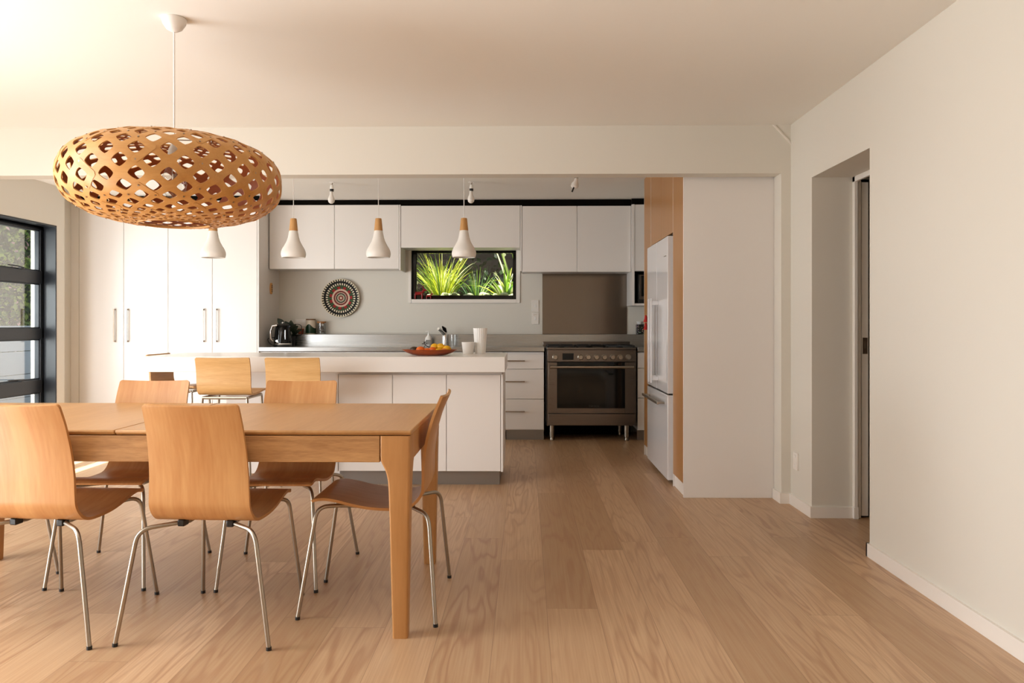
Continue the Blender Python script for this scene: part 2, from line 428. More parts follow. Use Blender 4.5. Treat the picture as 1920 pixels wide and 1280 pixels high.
for i, (a, c) in enumerate(panes):
    b = MB(); ya, yb_ = wy0 + 0.055, wy1 - 0.050; q = 0.016
    xo = XW - 0.03
    b.box(xo - 0.02, xo + 0.02, ya, ya + q, a, c); b.box(xo - 0.02, xo + 0.02, yb_ - q, yb_, a, c)
    b.box(xo - 0.02, xo + 0.02, ya, yb_, a, a + 0.012); b.box(xo - 0.02, xo + 0.02, ya, yb_, c - 0.012, c)
    sa = obj('sash', b, mat('sash_metal', (24, 30, 38), 0.4) if i == 0 else bpy.data.materials['sash_metal'], win)
    obj('pane', MB().box(xo - 0.004, xo + 0.0, ya + q, yb_ - q, a + 0.012, c - 0.012), M['pane'], sa)
for z in (1.635, 0.645):
    b = MB().box(XW + 0.0, XW + 0.03, 6.62, 6.66, z, z + 0.018).tube([(XW + 0.03, 6.64, z + 0.012), (XW + 0.045, 6.55, z + 0.018), (XW + 0.045, 6.42, z + 0.02)], 0.006, 8)
    obj('window_handle', b, M['black'], win, 0.002)
# picture window over the bench
b = MB()
f0, f1, g0, g1 = -1.170, -0.129, 1.458, 1.912
yw = YB + 0.06
b.box(wx0, f0, yw, yw + 0.05, wz0, wz1); b.box(f1, wx1, yw, yw + 0.05, wz0, wz1); b.box(f0, f1, yw, yw + 0.05, wz0, g0); b.box(f0, f1, yw, yw + 0.05, g1, wz1)
w2 = struct('window_2', b, M['blackgloss'], 0.002)
obj('reveal', MB().box(wx0, wx1, YB + 0.012, yw, wz0, wz0 + 0.004).box(wx0, wx1, YB + 0.012, yw, wz1 - 0.004, wz1).box(wx0, wx0 + 0.004, YB + 0.012, yw, wz0, wz1).box(wx1 - 0.004, wx1, YB + 0.012, yw, wz0, wz1), M['black'], w2)
obj('pane', MB().box(f0, f1, yw + 0.02, yw + 0.026, g0, g1), M['pane2'], w2)
b = MB(); t = 0.03
b.box(-1.245, wx0, YB - 0.012, YB, 1.372, 1.985); b.box(wx1, -0.05, YB - 0.012, YB, 1.372, 1.985)
b.box(wx0, wx1, YB - 0.012, YB, 1.372, wz0); b.box(wx0, wx1, YB - 0.012, YB, wz1, 1.985)
struct('trim_window', b, M['trim'], 0.002)

# ------------------------------------------------------------------ garden outside (real ground, wall, fence, plants)
struct('ground_side', MB().box(-16, XL - TW, -4, 16, -0.35, -0.12), mat('garden_soil', (92, 84, 66), 0.9))
struct('sun_block_slab', MB().box(XL - TW - 2.2, XL - TW, -3.0, 4.9, CH, CH + 0.12), M['trim'])  # unseen slab added to keep the sun out of the dining doors
def leafmat(name, c, trans=0.35):
    m = mat(name, c, 0.5, spec=0.3)
    nt = m.node_tree; pb = nt.nodes['Principled BSDF']; out = nt.nodes['Material Output']
    tr = nt.nodes.new('ShaderNodeBsdfTranslucent'); tr.inputs[0].default_value = s2l(c)
    mx = nt.nodes.new('ShaderNodeMixShader'); mx.inputs[0].default_value = trans
    nt.links.new(pb.outputs[0], mx.inputs[1]); nt.links.new(tr.outputs[0], mx.inputs[2]); nt.links.new(mx.outputs[0], out.inputs[0])
    return m
LF = [leafmat('leaf_dark', (44, 62, 26)), leafmat('leaf_mid', (88, 116, 44)), leafmat('leaf_light', (146, 164, 82)), leafmat('blossom', (214, 170, 176))]
fb = MB()
for k in range(4): fb.box(-6.56, -6.52, 5.0, 16, -0.1 + k * 0.3, -0.1 + k * 0.3 + 0.292)
fb.box(-6.58, -6.50, 5.0, 16, 1.10, 1.125)
tag(obj('fence', fb, mat('pale_blue_boards', (140, 152, 166), 0.6)), 'pale blue-grey boarded fence outside the side window', 'fence')
def leafy(name, boxes, n, label, cat, size, mats, weights):
    mb = MB(); rnd = random.Random(5)
    for x0, x1, y0, y1, z0, z1 in boxes: mb.box(x0 - 0.2, (x0 + x1) / 2 - .2, y0, y1, z0, z1 - 0.25, 0)
    for _ in range(n):
        x0, x1, y0, y1, z0, z1 = rnd.choice(boxes)
        p = Vector((x1 - abs(rnd.gauss(0, 0.25)) * (x1 - x0), rnd.uniform(y0, y1), rnd.uniform(z0, z1)))
        p.x += 0.25 * noise.noise(Vector((p.y * 1.3, p.z * 1.3, 2)))
        a = Vector((rnd.gauss(0, 1), rnd.gauss(0, 1), rnd.gauss(0, 1))).normalized()
        c = a.orthogonal().normalized(); l = size * rnd.uniform(.6, 1.5); w = l * 0.32
        q = Vector((0, 0, -.25 * l))
        mb.add([p, p + a * l * .5 + c * w, p + a * l + q, p + a * l * .5 - c * w], [(0, 1, 2, 3)], rnd.choices(range(len(mats)), weights)[0])
    return tag(obj(name, mb, mats), label, cat, kind='stuff')
leafy('hedge', [(-7.9, -7.0, 7.5, 13.5, -0.1, 3.9)], 30000, 'leafy flowering hedge behind the pale fence', 'hedge', 0.065, LF, (4, 4, 3, 0.35))
# planter bed behind the picture window
struct('ground_bed', MB().box(-4, 3.5, YB + 0.24, 10.8, -0.1, 1.36), mat('bed_soil', (70, 60, 46), 0.9))
m = mat('dark_block', (58, 54, 50), 1.0, spec=0.05)
nz = N(m, 'ShaderNodeTexNoise'); nz.inputs['Scale'].default_value = 5; nz.inputs['Detail'].default_value = 6
L(m, mixc(m, nz.outputs['Fac'], s2l((12, 11, 10)), s2l((46, 42, 38))), m.node_tree.nodes['Principled BSDF'].inputs['Base Color'])  # near-black mix puts the wall's shade into its colour
struct('wall_garden', MB().box(-4, 3.5, 10.1, 10.4, 1.36, 3.4), m)
rnd = random.Random(11)
GR = [leafmat('blade_yellow', (170, 180, 50), .4), leafmat('blade_green', (100, 134, 38), .4), leafmat('blade_pale', (190, 196, 140), .3), leafmat('blade_deep', (52, 92, 46), .3)]
def clump(name, c, n, h, spread, wid, droop, weights, label):
    mb = MB()
    for _ in range(n):
        a = rnd.uniform(0, 2 * PI); lean = abs(rnd.gauss(0, spread)); l = h * rnd.uniform(0.55, 1.1); w = wid * rnd.uniform(.6, 1.3)
        d = Vector((math.cos(a), math.sin(a), 0)); side = Vector((-d.y, d.x, 0)) if rnd.random() < .5 else Vector((1, 0, 0))
        p0 = Vector(c) + d * rnd.uniform(0, 0.07); vs = []; K = 7
        dr_ = droop * rnd.uniform(.2, 1.5)
        for i in range(K + 1):
            t = i / K; p = p0 + d * (lean * l * t + dr_ * l * t * t * .6) + Vector((0, 0, l * t - dr_ * l * t ** 2.5 * .8))
            ww = w * (1 - t ** 2) * .5 + 0.0006
            vs += [p - side * ww, p + side * ww]
        mb.add(vs, [(2 * i, 2 * i + 1, 2 * i + 3, 2 * i + 2) for i in range(K)], rnd.choices(range(4), weights)[0])
    return tag(obj(name, mb, GR), label, 'plant')
clump('ornamental_grass', (-0.98, 9.0, 1.36), 260, 0.72, 0.28, 0.010, 0.35, (6, 3, 2, 0.5), 'big yellow-green spiky grass clump outside the picture window')
clump('strap_leaf_plant', (-0.22, 9.15, 1.36), 60, 0.62, 0.30, 0.026, 0.6, (2, 6, 3, 1), 'broad strap-leaved plant outside beside the spiky grass clump')
clump('strap_leaf_plant', (-0.08, 9.3, 1.36), 26, 0.95, 0.2, 0.03, 0.1, (0, 5, 1, 2), 'tall upright green leaves rising behind the broad strap-leaved plant')
clump('ornamental_grass', (-0.60, 9.5, 1.36), 60, 0.55, 0.3, 0.012, 0.4, (0, 3, 1, 6), 'dark blue-green grass tuft between the two bright garden clumps')
mb = MB()
for _ in range(520):
    p = Vector((rnd.uniform(-1.5, 0.5), rnd.uniform(9.7, 10.0), 1.37 + abs(rnd.gauss(0, .42))))
    if p.z > 2.4: continue
    a = Vector((rnd.gauss(0, 1), rnd.gauss(0, .4), rnd.gauss(.2, .8))).normalized(); c = a.cross(Vector((0, 1, .3))).normalized(); l = rnd.uniform(.05, .12)
    mb.add([p, p + a * l * .5 + c * l * .28, p + a * l, p + a * l * .5 - c * l * .28], [(0, 1, 2, 3)], rnd.choices((0, 1, 2), (7, 3, .6))[0])
tag(obj('leafy_shrub', mb, [leafmat('deep_shrub_leaf', (22, 34, 18), .2), leafmat('shrub_leaf', (40, 62, 28), .3), leafmat('pale_blossom', (150, 156, 120), .2)]), 'dark loose shrub leaves against the garden wall outside the picture window', 'plant', kind='stuff')  # darker leaf green mixed in at random
mb = MB()
for _ in range(46):
    x = rnd.uniform(-1.15, 0.15); r = rnd.uniform(.02, .045); mb.ball((x, rnd.uniform(8.6, 8.8), 1.36 + rnd.uniform(.08, .13)), r, 7, 5, (1.2, 1, .7))
mb.box(-1.3, .3, 8.55, 8.85, 1.36, 1.46)
tag(obj('pale_groundcover', mb, leafmat('groundcover', (150, 158, 116), .2)), 'low pale groundcover along the foot of the picture window', 'plant', kind='stuff')

# ------------------------------------------------------------------ kitchen joinery
YFc = 7.533         # front of the base doors
KY = 7.583
G = 0.002
def bar_handle_v(p, x, y, z0, z1):
    b = MB().box(x - 0.006, x + 0.006, y - 0.036, y - 0.028, z0, z1); b.box(x - 0.006, x + 0.006, y - 0.030, y, z0, z0 + 0.014); b.box(x - 0.006, x + 0.006, y - 0.030, y, z1 - 0.014, z1)
    return obj('handle', b, M['bronze'], p, 0.001)
def bar_handle_h(p, x0, x1, y, z):
    b = MB().tube([(x0, y - 0.032, z), (x1, y - 0.032, z)], 0.006, 10)
    for x in (x0 + 0.012, x1 - 0.012): b.tube([(x, y - 0.032, z), (x, y, z)], 0.005, 8)
    return obj('handle', b, M['bronze'], p)

# pantry: two double-door units
def pantry(x0, xm, x1, label, side=False):
    t = thing('pantry_cabinet', label, 'cabinet', ((x0 + x1) / 2, 7.8, 0))
    b = MB().box(x0, x1, YFc + 0.02, YB, 0.1, 2.375)
    obj('carcass', b, M['cab'], t)
    obj('kickboard', MB().box(x0, x1, KY, KY + 0.02, 0, 0.1), M['kick'], t)
    for a, c, hx in ((x0, xm, xm - 0.083), (xm, x1, xm + 0.046)):
        d = obj('door', MB().box(a + G, c - G, YFc, YFc + 0.02, 0.104, 2.375), M['cabdoor'], t, 0.0015)
        bar_handle_v(d, hx, YFc, 0.97, 1.30)
    return t
pantry(-4.446, -3.996, -3.551, 'white double-door pantry cupboard beside the side window wall')
pantry(-3.551, -3.107, -2.659, 'white double-door pantry cupboard next to the kettle nook')
tag(obj('filler_panel', MB().box(-4.53, -4.448, YFc - 0.0, YFc + 0.4, 0, 2.40), M['cab'], None, 0.0015), 'narrow white filler strip between the pantry and the side window wall', 'panel')
tag(obj('side_panel', MB().box(-2.657, -2.640, YFc - 0.002, YB, 0, 2.375), M['cab'], None, 0.0015), 'tall white side panel of the pantry facing the kettle nook', 'panel')

# wall cabinets
YU = 7.813
def wall_cabinet(x0, xs, z0, z1, label, name='wall_cabinet'):
    t = thing(name, label, 'cabinet', ((x0 + xs[-1]) / 2, 8.0, z0))
    obj('carcass', MB().box(x0, xs[-1], YU + 0.02, YB, z0 + 0.002, z1 - 0.002), M['cab'], t)
    a = x0
    for c in xs:
        obj('door', MB().box(a + G, c - G, YU, YU + 0.02, z0, z1), M['cabdoor'], t, 0.0015); a = c
    return t
wall_cabinet(-2.632, [-1.958, -1.292], 1.715, 2.372, 'white two-door wall cabinet above the round woven plate')
wall_cabinet(-1.273, [-0.048], 1.932, 2.362, 'long shallow white wall cabinet above the picture window')
wall_cabinet(-0.028, [0.535, 1.085], 1.682, 2.356, 'white two-door wall cabinet above the cooker')
tag(obj('gable_panel', MB().box(-1.290, -1.275, YU - 0.004, YB, 1.700, 2.372), M['cab'], None, 0.001), 'thin white gable between the plate cabinet and the window cabinet', 'panel')
tag(obj('gable_panel', MB().box(-0.046, -0.030, YU - 0.004, YB, 1.690, 2.362), M['cab'], None, 0.001), 'thin white gable between the window cabinet and the cooker cabinet', 'panel')
t = thing('microwave_cabinet', 'white tall wall unit with a black microwave niche next to the fridge surround', 'cabinet', (1.4, 7.9, 1.336))
b = MB().box(1.087, 1.112, 7.750, YB, 1.336, 2.362).box(1.112, 1.690, 7.756, YB, 1.336, 1.358).box(1.112, 1.69, 7.775, YB, 1.685, 2.362).box(1.675, 1.70, 7.756, YB, 1.336, 1.69).box(1.112, 1.69, YB - .03, YB, 1.358, 1.69)
obj('carcass', b, M['cab'], t, 0.001)
obj('door', MB().box(1.114, 1.69, 7.755, 7.775, 1.687, 2.36), M['cabdoor'], t, 0.0015)
obj('niche_lining', MB().box(1.113, 1.118, 7.77, YB - .03, 1.359, 1.684).box(1.113, 1.67, 7.77, YB - .03, 1.680, 1.684).box(1.113, 1.67, 8.10, 8.12, 1.359, 1.684).box(1.113, 1.67, 7.77, 8.1, 1.359, 1.363), M['black'], t)
t = thing('microwave', 'silver and black microwave inside the niche above the bench end', 'microwave', (1.4, 7.95, 1.366))
obj('body', MB().box(1.15, 1.62, 7.80, 8.09, 1.366, 1.655), M['black'], t, 0.004)
obj('door', MB().box(1.165, 1.50, 7.780, 7.80, 1.40, 1.650).box(1.165, 1.50, 7.778, 7.782, 1.40, 1.425), M['ovensteel'], t, 0.003)
obj('door_glass', MB().box(1.185, 1.48, 7.775, 7.782, 1.43, 1.64), M['blackgloss'], t)
obj('control_panel', MB().box(1.505, 1.615, 7.780, 7.80, 1.40, 1.650), M['ovensteel'], t, 0.003)

t = thing('ceiling_gap_shade', 'dark strips painting the shade between the wall cabinets and the ceiling', 'trim', (-0.8, 7.9, 2.36))  # near-black strips stand in for the shade under the ceiling
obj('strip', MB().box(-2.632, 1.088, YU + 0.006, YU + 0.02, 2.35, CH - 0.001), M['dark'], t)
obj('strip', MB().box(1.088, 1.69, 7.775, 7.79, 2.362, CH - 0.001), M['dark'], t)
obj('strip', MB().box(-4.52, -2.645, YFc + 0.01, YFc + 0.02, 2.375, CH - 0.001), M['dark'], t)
# base run under the steel bench
t = thing('sink_cabinet', 'white base cabinet run under the steel bench behind the island', 'cabinet', (-1.4, 7.85, 0))
obj('carcass', MB().box(-2.638, -0.215, YFc + 0.02, YB, 0.1, 0.872), M['cab'], t)
obj('kickboard', MB().box(-2.638, -0.215, KY, KY + 0.02, 0, 0.1), M['kick'], t)
xs = [-2.638, -2.03, -1.425, -0.82, -0.22]
for a, c in zip(xs, xs[1:]):
    d = obj('door', MB().box(a + G, c - G, YFc, YFc + 0.02, 0.104, 0.850), M['cabdoor'], t, 0.0015)
    bar_handle_h(d, (a + c) / 2 - .07, (a + c) / 2 + .07, YFc, 0.79)
t = thing('drawer_cabinet', 'white three-drawer base cabinet between the island and the cooker', 'cabinet', (0, 7.85, 0))
obj('carcass', MB().box(-0.21, 0.188, YFc + 0.02, YB, 0.1, 0.872), M['cab'], t)
obj('kickboard', MB().box(-0.185, 0.188, KY, KY + 0.02, 0, 0.1), M['kick'], t)
for z0, z1 in ((0.706, 0.848), (0.411, 0.700), (0.108, 0.405)):
    d = obj('drawer', MB().box(-0.188, 0.188, YFc, YFc + 0.02, z0, z1), M['cabdoor'], t, 0.0015)
    bar_handle_h(d, -0.19, 0.0, YFc, z1 - 0.062 if z1 > .84 else z1 - 0.128 + 0.01)
t = thing('drawer_cabinet', 'narrow strip of white drawers between the cooker and the fridge surround', 'cabinet', (1.4, 7.85, 0))
obj('carcass', MB().box(1.112, 1.69, YFc + 0.02, YB, 0.1, 0.872), M['cab'], t)
obj('kickboard', MB().box(1.112, 1.69, KY, KY + 0.02, 0, 0.1), M['kick'], t)
for z0, z1 in ((0.716, 0.862), (0.422, 0.711), (0.104, 0.417)):
    obj('drawer', MB().box(1.112, 1.69, YFc, YFc + 0.02, z0, z1), M['cabdoor'], t, 0.0015)
# steel bench
t = thing('steel_benchtop', 'brushed stainless steel bench with raised ledge along the back wall', 'benchtop', (-0.5, 7.8, 0.876))
b = MB().box(-2.636, 0.193, YFc - 0.02, 8.03, 0.878, 0.920)
obj('benchtop', b, M['steel'], t, 0.003)
obj('benchtop', MB().box(1.108, 1.69, YFc - 0.02, 8.03, 0.878, 0.920), M['steel'], t, 0.003)
obj('upstand', MB().box(-2.636, 1.70, 8.03, YB, 0.90, 1.040), M['steel'], t, 0.003)
tag(obj('splashback', MB().box(0.188, 1.086, YB - 0.008, YB, 1.041, 1.703), M['splash'], None), 'brushed steel splashback on the wall behind the cooker', 'splashback')

# cooker
t = thing('range_cooker', 'freestanding stainless steel gas cooker with black glass oven door', 'cooker', (0.65, 7.8, 0))
YO = 7.505
obj('body', MB().box(0.206, 1.096, YO + 0.03, 8.02, 0.147, 0.905), M['black'], t, 0.002)
for xa, xb in ((0.222, 0.231), (1.081, 1.092)): obj('side_trim', MB().box(xa, xb, YO + 0.008, YO + 0.03, 0.147, 0.775), M['ovensteel'], t)
obj('under_oven_shade', MB().box(0.206, 1.096, 7.96, 8.02, 0.0, 0.147), M['dark'], t)  # dark board added to paint the shade under the oven
obj('hob', MB().box(0.218, 1.092, YO - 0.005, 8.015, 0.898, 0.916), M['ovensteel'], t, 0.003)
b = MB()
for cx in (0.36, 0.655, 0.95):
    b.box(cx - 0.135, cx + 0.135, YO + 0.05, YO + 0.062, 0.925, 0.937).box(cx - 0.135, cx + 0.135, 7.955, 7.967, 0.925, 0.937).box(cx - 0.135, cx - 0.123, YO + 0.05, 7.967, 0.925, 0.937).box(cx + 0.123, cx + 0.135, YO + 0.05, 7.967, 0.925, 0.937)
    b.box(cx - 0.006, cx + 0.006, YO + 0.05, 7.967, 0.928, 0.941)
    for yy in (YO + .16, YO + .34): b.box(cx - 0.13, cx + 0.13, yy, yy + .012, 0.928, 0.941)
    for sx in (-.13, .13):
        for yy in (YO + .056, 7.961): b.box(cx + sx - .006, cx + sx + .006, yy - .006, yy + .006, .912, .93)
obj('pan_support', b, M['iron'], t, 0.002)
for cx, cy in ((0.36, YO + .16), (0.36, YO + .37), (0.655, YO + .26), (0.95, YO + .16), (0.95, YO + .37)):
    obj('burner', MB().lathe([(0.0, .93), (0.03, .93), (0.034, .924), (0.034, .914)], (cx, cy, 0), 20), M['iron'], t, smooth=True)
obj('rear_rail', MB().box(0.19, 1.10, 8.003, 8.022, 0.916, 0.965), M['ovensteel'], t, 0.003)
cp = obj('control_panel', MB().box(0.222, 1.092, YO, YO + 0.03, 0.777, 0.897), M['ovensteel'], t, 0.004)
obj('display', MB().box(0.370, 0.480, YO - 0.003, YO + .001, 0.796, 0.861), M['blackgloss'], cp)
kx = [0.300, 0.548, 0.625, 0.704, 0.782, 0.862, 0.938, 1.016]
for x in kx:
    k = obj('knob', MB().lathe([(0.0, -0.034), (0.020, -0.034), (0.023, -0.030), (0.024, -0.004), (0.029, 0.0)], (x, YO, 0.823), 24, axis='Y'), M['chrome'], cp, smooth=True)
    obj('pointer', MB().box(x - 0.003, x + 0.003, YO - 0.037, YO - 0.03, 0.823, 0.843), M['bronze'], k)
d = obj('oven_door', MB().box(0.232, 0.318, YO, YO + 0.03, 0.272, 0.772).box(0.982, 1.080, YO, YO + 0.03, 0.272, 0.772).box(0.318, 0.982, YO, YO + 0.03, 0.272, 0.322).box(0.318, 0.982, YO + .012, YO + 0.03, 0.322, 0.772), M['ovensteel'], t, 0.002)
obj('door_glass', MB().box(0.318, 0.982, YO - 0.002, YO + 0.012, 0.322, 0.772), M['blackgloss'], d)
obj('window_border', MB().box(0.345, 0.880, YO - 0.0028, YO - 0.0015, 0.362, 0.690), mat('oven_window', (16, 18, 16), 0.05, spec=0.4), d)
b = MB().tube([(0.247, YO - 0.045, 0.727), (1.065, YO - 0.045, 0.727)], 0.013, 16)
for x in (0.262, 1.05): b.tube([(x, YO - 0.045, 0.727), (x, YO, 0.727)], 0.009, 10)
obj('handle', b, M['chrome'], d, smooth=True)
# maker's lettering on the door glass
cu = bpy.data.curves.new('lettering', 'FONT'); cu.body = 'BOSCH'; cu.size = 0.023; cu.extrude = 0.0006; cu.align_x = 'CENTER'
tmp = bpy.data.objects.new('tmp', cu); COL.objects.link(tmp)
dg = bpy.context.evaluated_depsgraph_get(); me = bpy.data.meshes.new_from_object(tmp.evaluated_get(dg)); bpy.data.objects.remove(tmp)
me.materials.clear(); me.materials.append(mat('lettering_grey', (70, 67, 62), 0.5))
lo = bpy.data.objects.new('lettering', me); COL.objects.link(lo); lo.parent = d
lo.location = (0.690 - 0.65, YO - 0.0035 - 7.8, 0.334); lo.rotation_euler = (PI / 2, 0, 0)
obj('badge', MB().lathe([(0.007, -0.001), (0.009, -0.001), (0.009, 0.001)], (0.638, YO - 0.003, 0.342), 24, axis='Y'), bpy.data.materials['lettering_grey'], d)
obj('storage_drawer', MB().box(0.232, 1.080, YO, YO + 0.03, 0.152, 0.266), M['ovensteel'], t, 0.003)
for x, y in ((0.268, YO + 0.05), (1.005, YO + 0.05), (0.268, 7.93), (0.985, 7.93)):
    obj('leg', MB().lathe([(0.0, 0), (0.017, 0), (0.020, 0.004), (0.017, 0.03), (0.024, 0.034), (0.024, 0.15)], (x, y, 0), 20), M['chrome'], t, smooth=True)

# island
t = thing('island_cabinet', 'white kitchen island base with three plain doors and grey kickboard', 'island', (-0.75, 5.75, 0))
YI = 5.411
obj('carcass', MB().box(-1.330, -0.172, YI + 0.02, 6.02, 0.1, 0.79), M['cab'], t)
obj('end_panel', MB().box(-0.170, -0.154, YI, 6.04, 0.1, 0.792), M['cab'], t, 0.001)
obj('end_panel', MB().box(-1.346, -1.330, YI, 6.04, 0.1, 0.792), M['cab'], t, 0.001)
obj('top_rail', MB().box(-1.34, -0.165, YI + 0.03, 6.02, 0.79, 0.812).box(-2.60, -1.34, 5.86, 5.90, 0.79, 0.812), M['cab'], t)
obj('knee_panel', MB().box(-2.30, -1.346, 5.84, 5.86, 0.0, 0.811), M['cab'], t)
obj('kickboard', MB().box(-1.33, -0.199, 5.461, 5.48, 0, 0.1).box(-0.199, -0.18, 5.461, 6.0, 0, 0.1), M['kick'], t)
for a, c in ((-1.328, -0.941), (-0.941, -0.557), (-0.557, -0.171)):
    obj('door', MB().box(a + G, c - G, YI, YI + 0.02, 0.104, 0.788), M['cabdoor'], t, 0.0015)
tag(obj('island_worktop', MB().box(-2.715, -0.138, 5.31, 6.10, 0.812, 0.92), M['stone'], None, 0.003), 'thick white island worktop overhanging the bar stools', 'worktop')

# fridge surround
XP = 1.051
t = thing('fridge_surround', 'tall timber-veneer cabinet surround with white end panel around the fridge', 'cabinet', (1.4, 5.9, 0))
obj('end_panel', MB().box(XP, 1.69, 5.066, 5.084, 0, 2.42), M['cab'], t, 0.001)
obj('tall_door', MB().box(XP, XP + 0.02, 5.086, 5.423, 0.09, 2.42), M['cabwood'], t, 0.001)
obj('edge_strip', MB().box(XP - 0.001, XP + 0.021, 5.423, 5.427, 0.0, 2.42).box(XP - 0.001, XP + 0.021, 6.372, 6.376, 0.0, 2.42).box(XP - 0.001, XP + 0.021, 6.727, 6.731, 0.0, 2.42), M['cab'], t)
obj('overhead_door', MB().box(XP, XP + 0.02, 5.428, 5.897, 1.80, 2.42), M['cabwood'], t, 0.001)
obj('overhead_door', MB().box(XP, XP + 0.02, 5.901, 6.371, 1.80, 2.42), M['cabwood'], t, 0.001)
obj('tall_door', MB().box(XP, XP + 0.02, 6.377, 6.726, 0.09, 2.42), M['cabwood'], t, 0.001)
obj('carcass', MB().box(XP + 0.021, 1.69, 5.09, 5.42, 0.09, 2.42).box(XP + 0.021, 1.69, 6.38, 6.73, 0.09, 2.42).box(XP + 0.021, 1.69, 5.42, 6.38, 1.81, 2.42), M['cab'], t)
for ya in (5.10, 6.40): obj('kickboard', MB().box(XP + 0.012, XP + 0.03, ya, ya + .32, 0, 0.088), M['trim'], t)
t = thing('fridge', 'white french-door fridge with long vertical handles and bottom freezer drawer', 'fridge', (1.35, 5.9, 0))
obj('body', MB().box(1.072, 1.66, 5.462, 6.352, 0.02, 1.765), M['fridgeside'], t, 0.004)
XF = 1.018
for a, c, hy in ((5.455, 5.900, 5.850), (5.906, 6.358, 5.955)):
    d = obj('door', MB().box(XF, 1.068, a, c, 0.652, 1.778), M['fridge'], t, 0.004)
    obj('handle', MB().box(XF - 0.062, XF - 0.048, hy - 0.022, hy + 0.022, 0.70, 1.345).box(XF - 0.05, XF, hy - 0.016, hy + 0.016, 0.72, 0.75).box(XF - 0.05, XF, hy - 0.016, hy + 0.016, 1.295, 1.325), M['fridge'], d, 0.003)
obj('badge', MB().box(XF - 0.0015, XF + 0.001, 5.52, 5.60, 1.638, 1.645), M['kick'], t)
obj('hinge_strip', MB().box(XF + 0.01, 1.068, 5.46, 6.355, 0.641, 0.652), M['black'], t)
d = obj('freezer_drawer', MB().box(XF, 1.068, 5.455, 6.358, 0.035, 0.640), M['fridge'], t, 0.004)
obj('handle', MB().box(XF - 0.060, XF - 0.046, 5.55, 6.26, 0.565, 0.585).box(XF - 0.05, XF, 5.57, 5.60, 0.568, 0.582).box(XF - 0.05, XF, 6.21, 6.24, 0.568, 0.582), M['chrome'], d, 0.003)
for z, l in ((1.165, 'red tassel magnet on the fridge surround, upper of two'), (1.100, 'red tassel magnet on the fridge surround, lower of two')):
    o = obj('tassel', MB().lathe([(0.0, 0.06), (0.008, 0.056), (0.012, 0.035), (0.022, 0.0), (0.0, 0.0)], (XP - 0.022, 6.50, z), 16), mat('red_felt', (176, 30, 24), 0.8) if z > 1.12 else bpy.data.materials['red_felt'], None, smooth=True)
    tag(o, l, 'magnet')

# ------------------------------------------------------------------ pendants over the island
def pendant(x, y, label):
    t = thing('island_pendant', label, 'pendant lamp', (x, y, CH), group=None)
    obj('cord', MB().tube([(x, y, CH - 0.02), (x, y, 1.935)], 0.003, 8), M['white'], t)
    obj('ceiling_rose', MB().lathe([(0.0, CH), (0.05, CH), (0.05, CH - 0.015), (0.03, CH - 0.028), (0.0, CH - 0.03)], (x, y, 0), 24), M['white'], t, smooth=True)
    obj('neck', MB().lathe([(0.0, 1.940), (0.022, 1.940), (0.0235, 1.936), (0.032, 1.852), (0.032, 1.848), (0, 1.848)], (x, y, 0), 28), M['neck'], t, smooth=True)
    pr = [(0.030, 1.850), (0.034, 1.835), (0.040, 1.80), (0.050, 1.768), (0.066, 1.738), (0.082, 1.712), (0.090, 1.690), (0.0915, 1.672), (0.088, 1.655), (0.084, 1.647)]
    inner = [(r - 0.003, z) for r, z in reversed(pr)]
    obj('shade', MB().lathe(pr + inner, (x, y, 0), 40), M['shade'], t, smooth=True)
    obj('bulb', MB().ball((x, y, 1.705), 0.03, 16, 10), M['white'], t, smooth=True)
    return t
p0 = pendant(-2.345, 5.70, 'white bell pendant hanging partly behind the big woven lamp')
for x, l in ((-1.737, 'white bell pendant in front of the two-door plate cabinet'), (-1.097, 'white bell pendant between the round plate and the picture window'), (-0.455, 'white bell pendant hanging in front of the picture window')):
    dup(p0, (x, 5.70, CH), 0, l)
# note: origins at the ceiling, meshes local
# bare bulbs on the kitchen ceiling
def bare_bulb(x, y, label):
    t = thing('bare_bulb_light', label, 'light', (x, y, CH))
    obj('ceiling_plate', MB().box(x - 0.02, x + 0.02, y - 0.02, y + 0.02, CH - 0.004, CH), M['white'], t)
    obj('bracket', MB().tube([(x + 0.006, y, CH), (x, y, CH - 0.03)], 0.004, 8), M['bronze'], t)
    obj('socket', MB().lathe([(0.0, CH - 0.025), (0.012, CH - 0.025), (0.018, CH - 0.055), (0.018, CH - 0.06)], (x, y, 0), 18), M['white'], t, smooth=True)
    obj('collar', MB().lathe([(0.0, CH - 0.058), (0.018, CH - 0.058), (0.017, CH - 0.082), (0, CH - 0.082)], (x, y, 0), 18), M['black'], t, smooth=True)
    obj('bulb', MB().lathe([(0.013, CH - 0.08), (0.015, CH - 0.11), (0.026, CH - 0.135), (0.031, CH - 0.155), (0.026, CH - 0.178), (0.012, CH - 0.19), (0.0, CH - 0.192)], (x - 0.004, y, 0), 24), M['shade'], t, smooth=True)
    return t
q = bare_bulb(-1.740, 6.85, 'bare bulb on the kitchen ceiling in front of the plate cabinet')
dup(q, (-0.480, 6.85, CH), 0.6, 'bare bulb on the kitchen ceiling above the picture window')
t = thing('bare_bulb_light', 'tilted bare bulb fitting on the kitchen ceiling in front of the cooker cabinet', 'light', (0.445, 6.62, CH))
obj('socket', MB().lathe([(0, CH), (0.018, CH), (0.016, CH - 0.012), (0, CH - 0.012)], (0.447, 6.62, 0), 16), M['black'], t)
obj('bulb', MB().tube([(0.447, 6.62, CH - 0.01), (0.443, 6.62, CH - 0.04), (0.437, 6.62, CH - 0.06), (0.432, 6.62, CH - 0.085), (0.43, 6.62, CH - 0.1)], [0.014, 0.018, 0.03, 0.034, 0.02], 18), M['shade'], t, smooth=True)
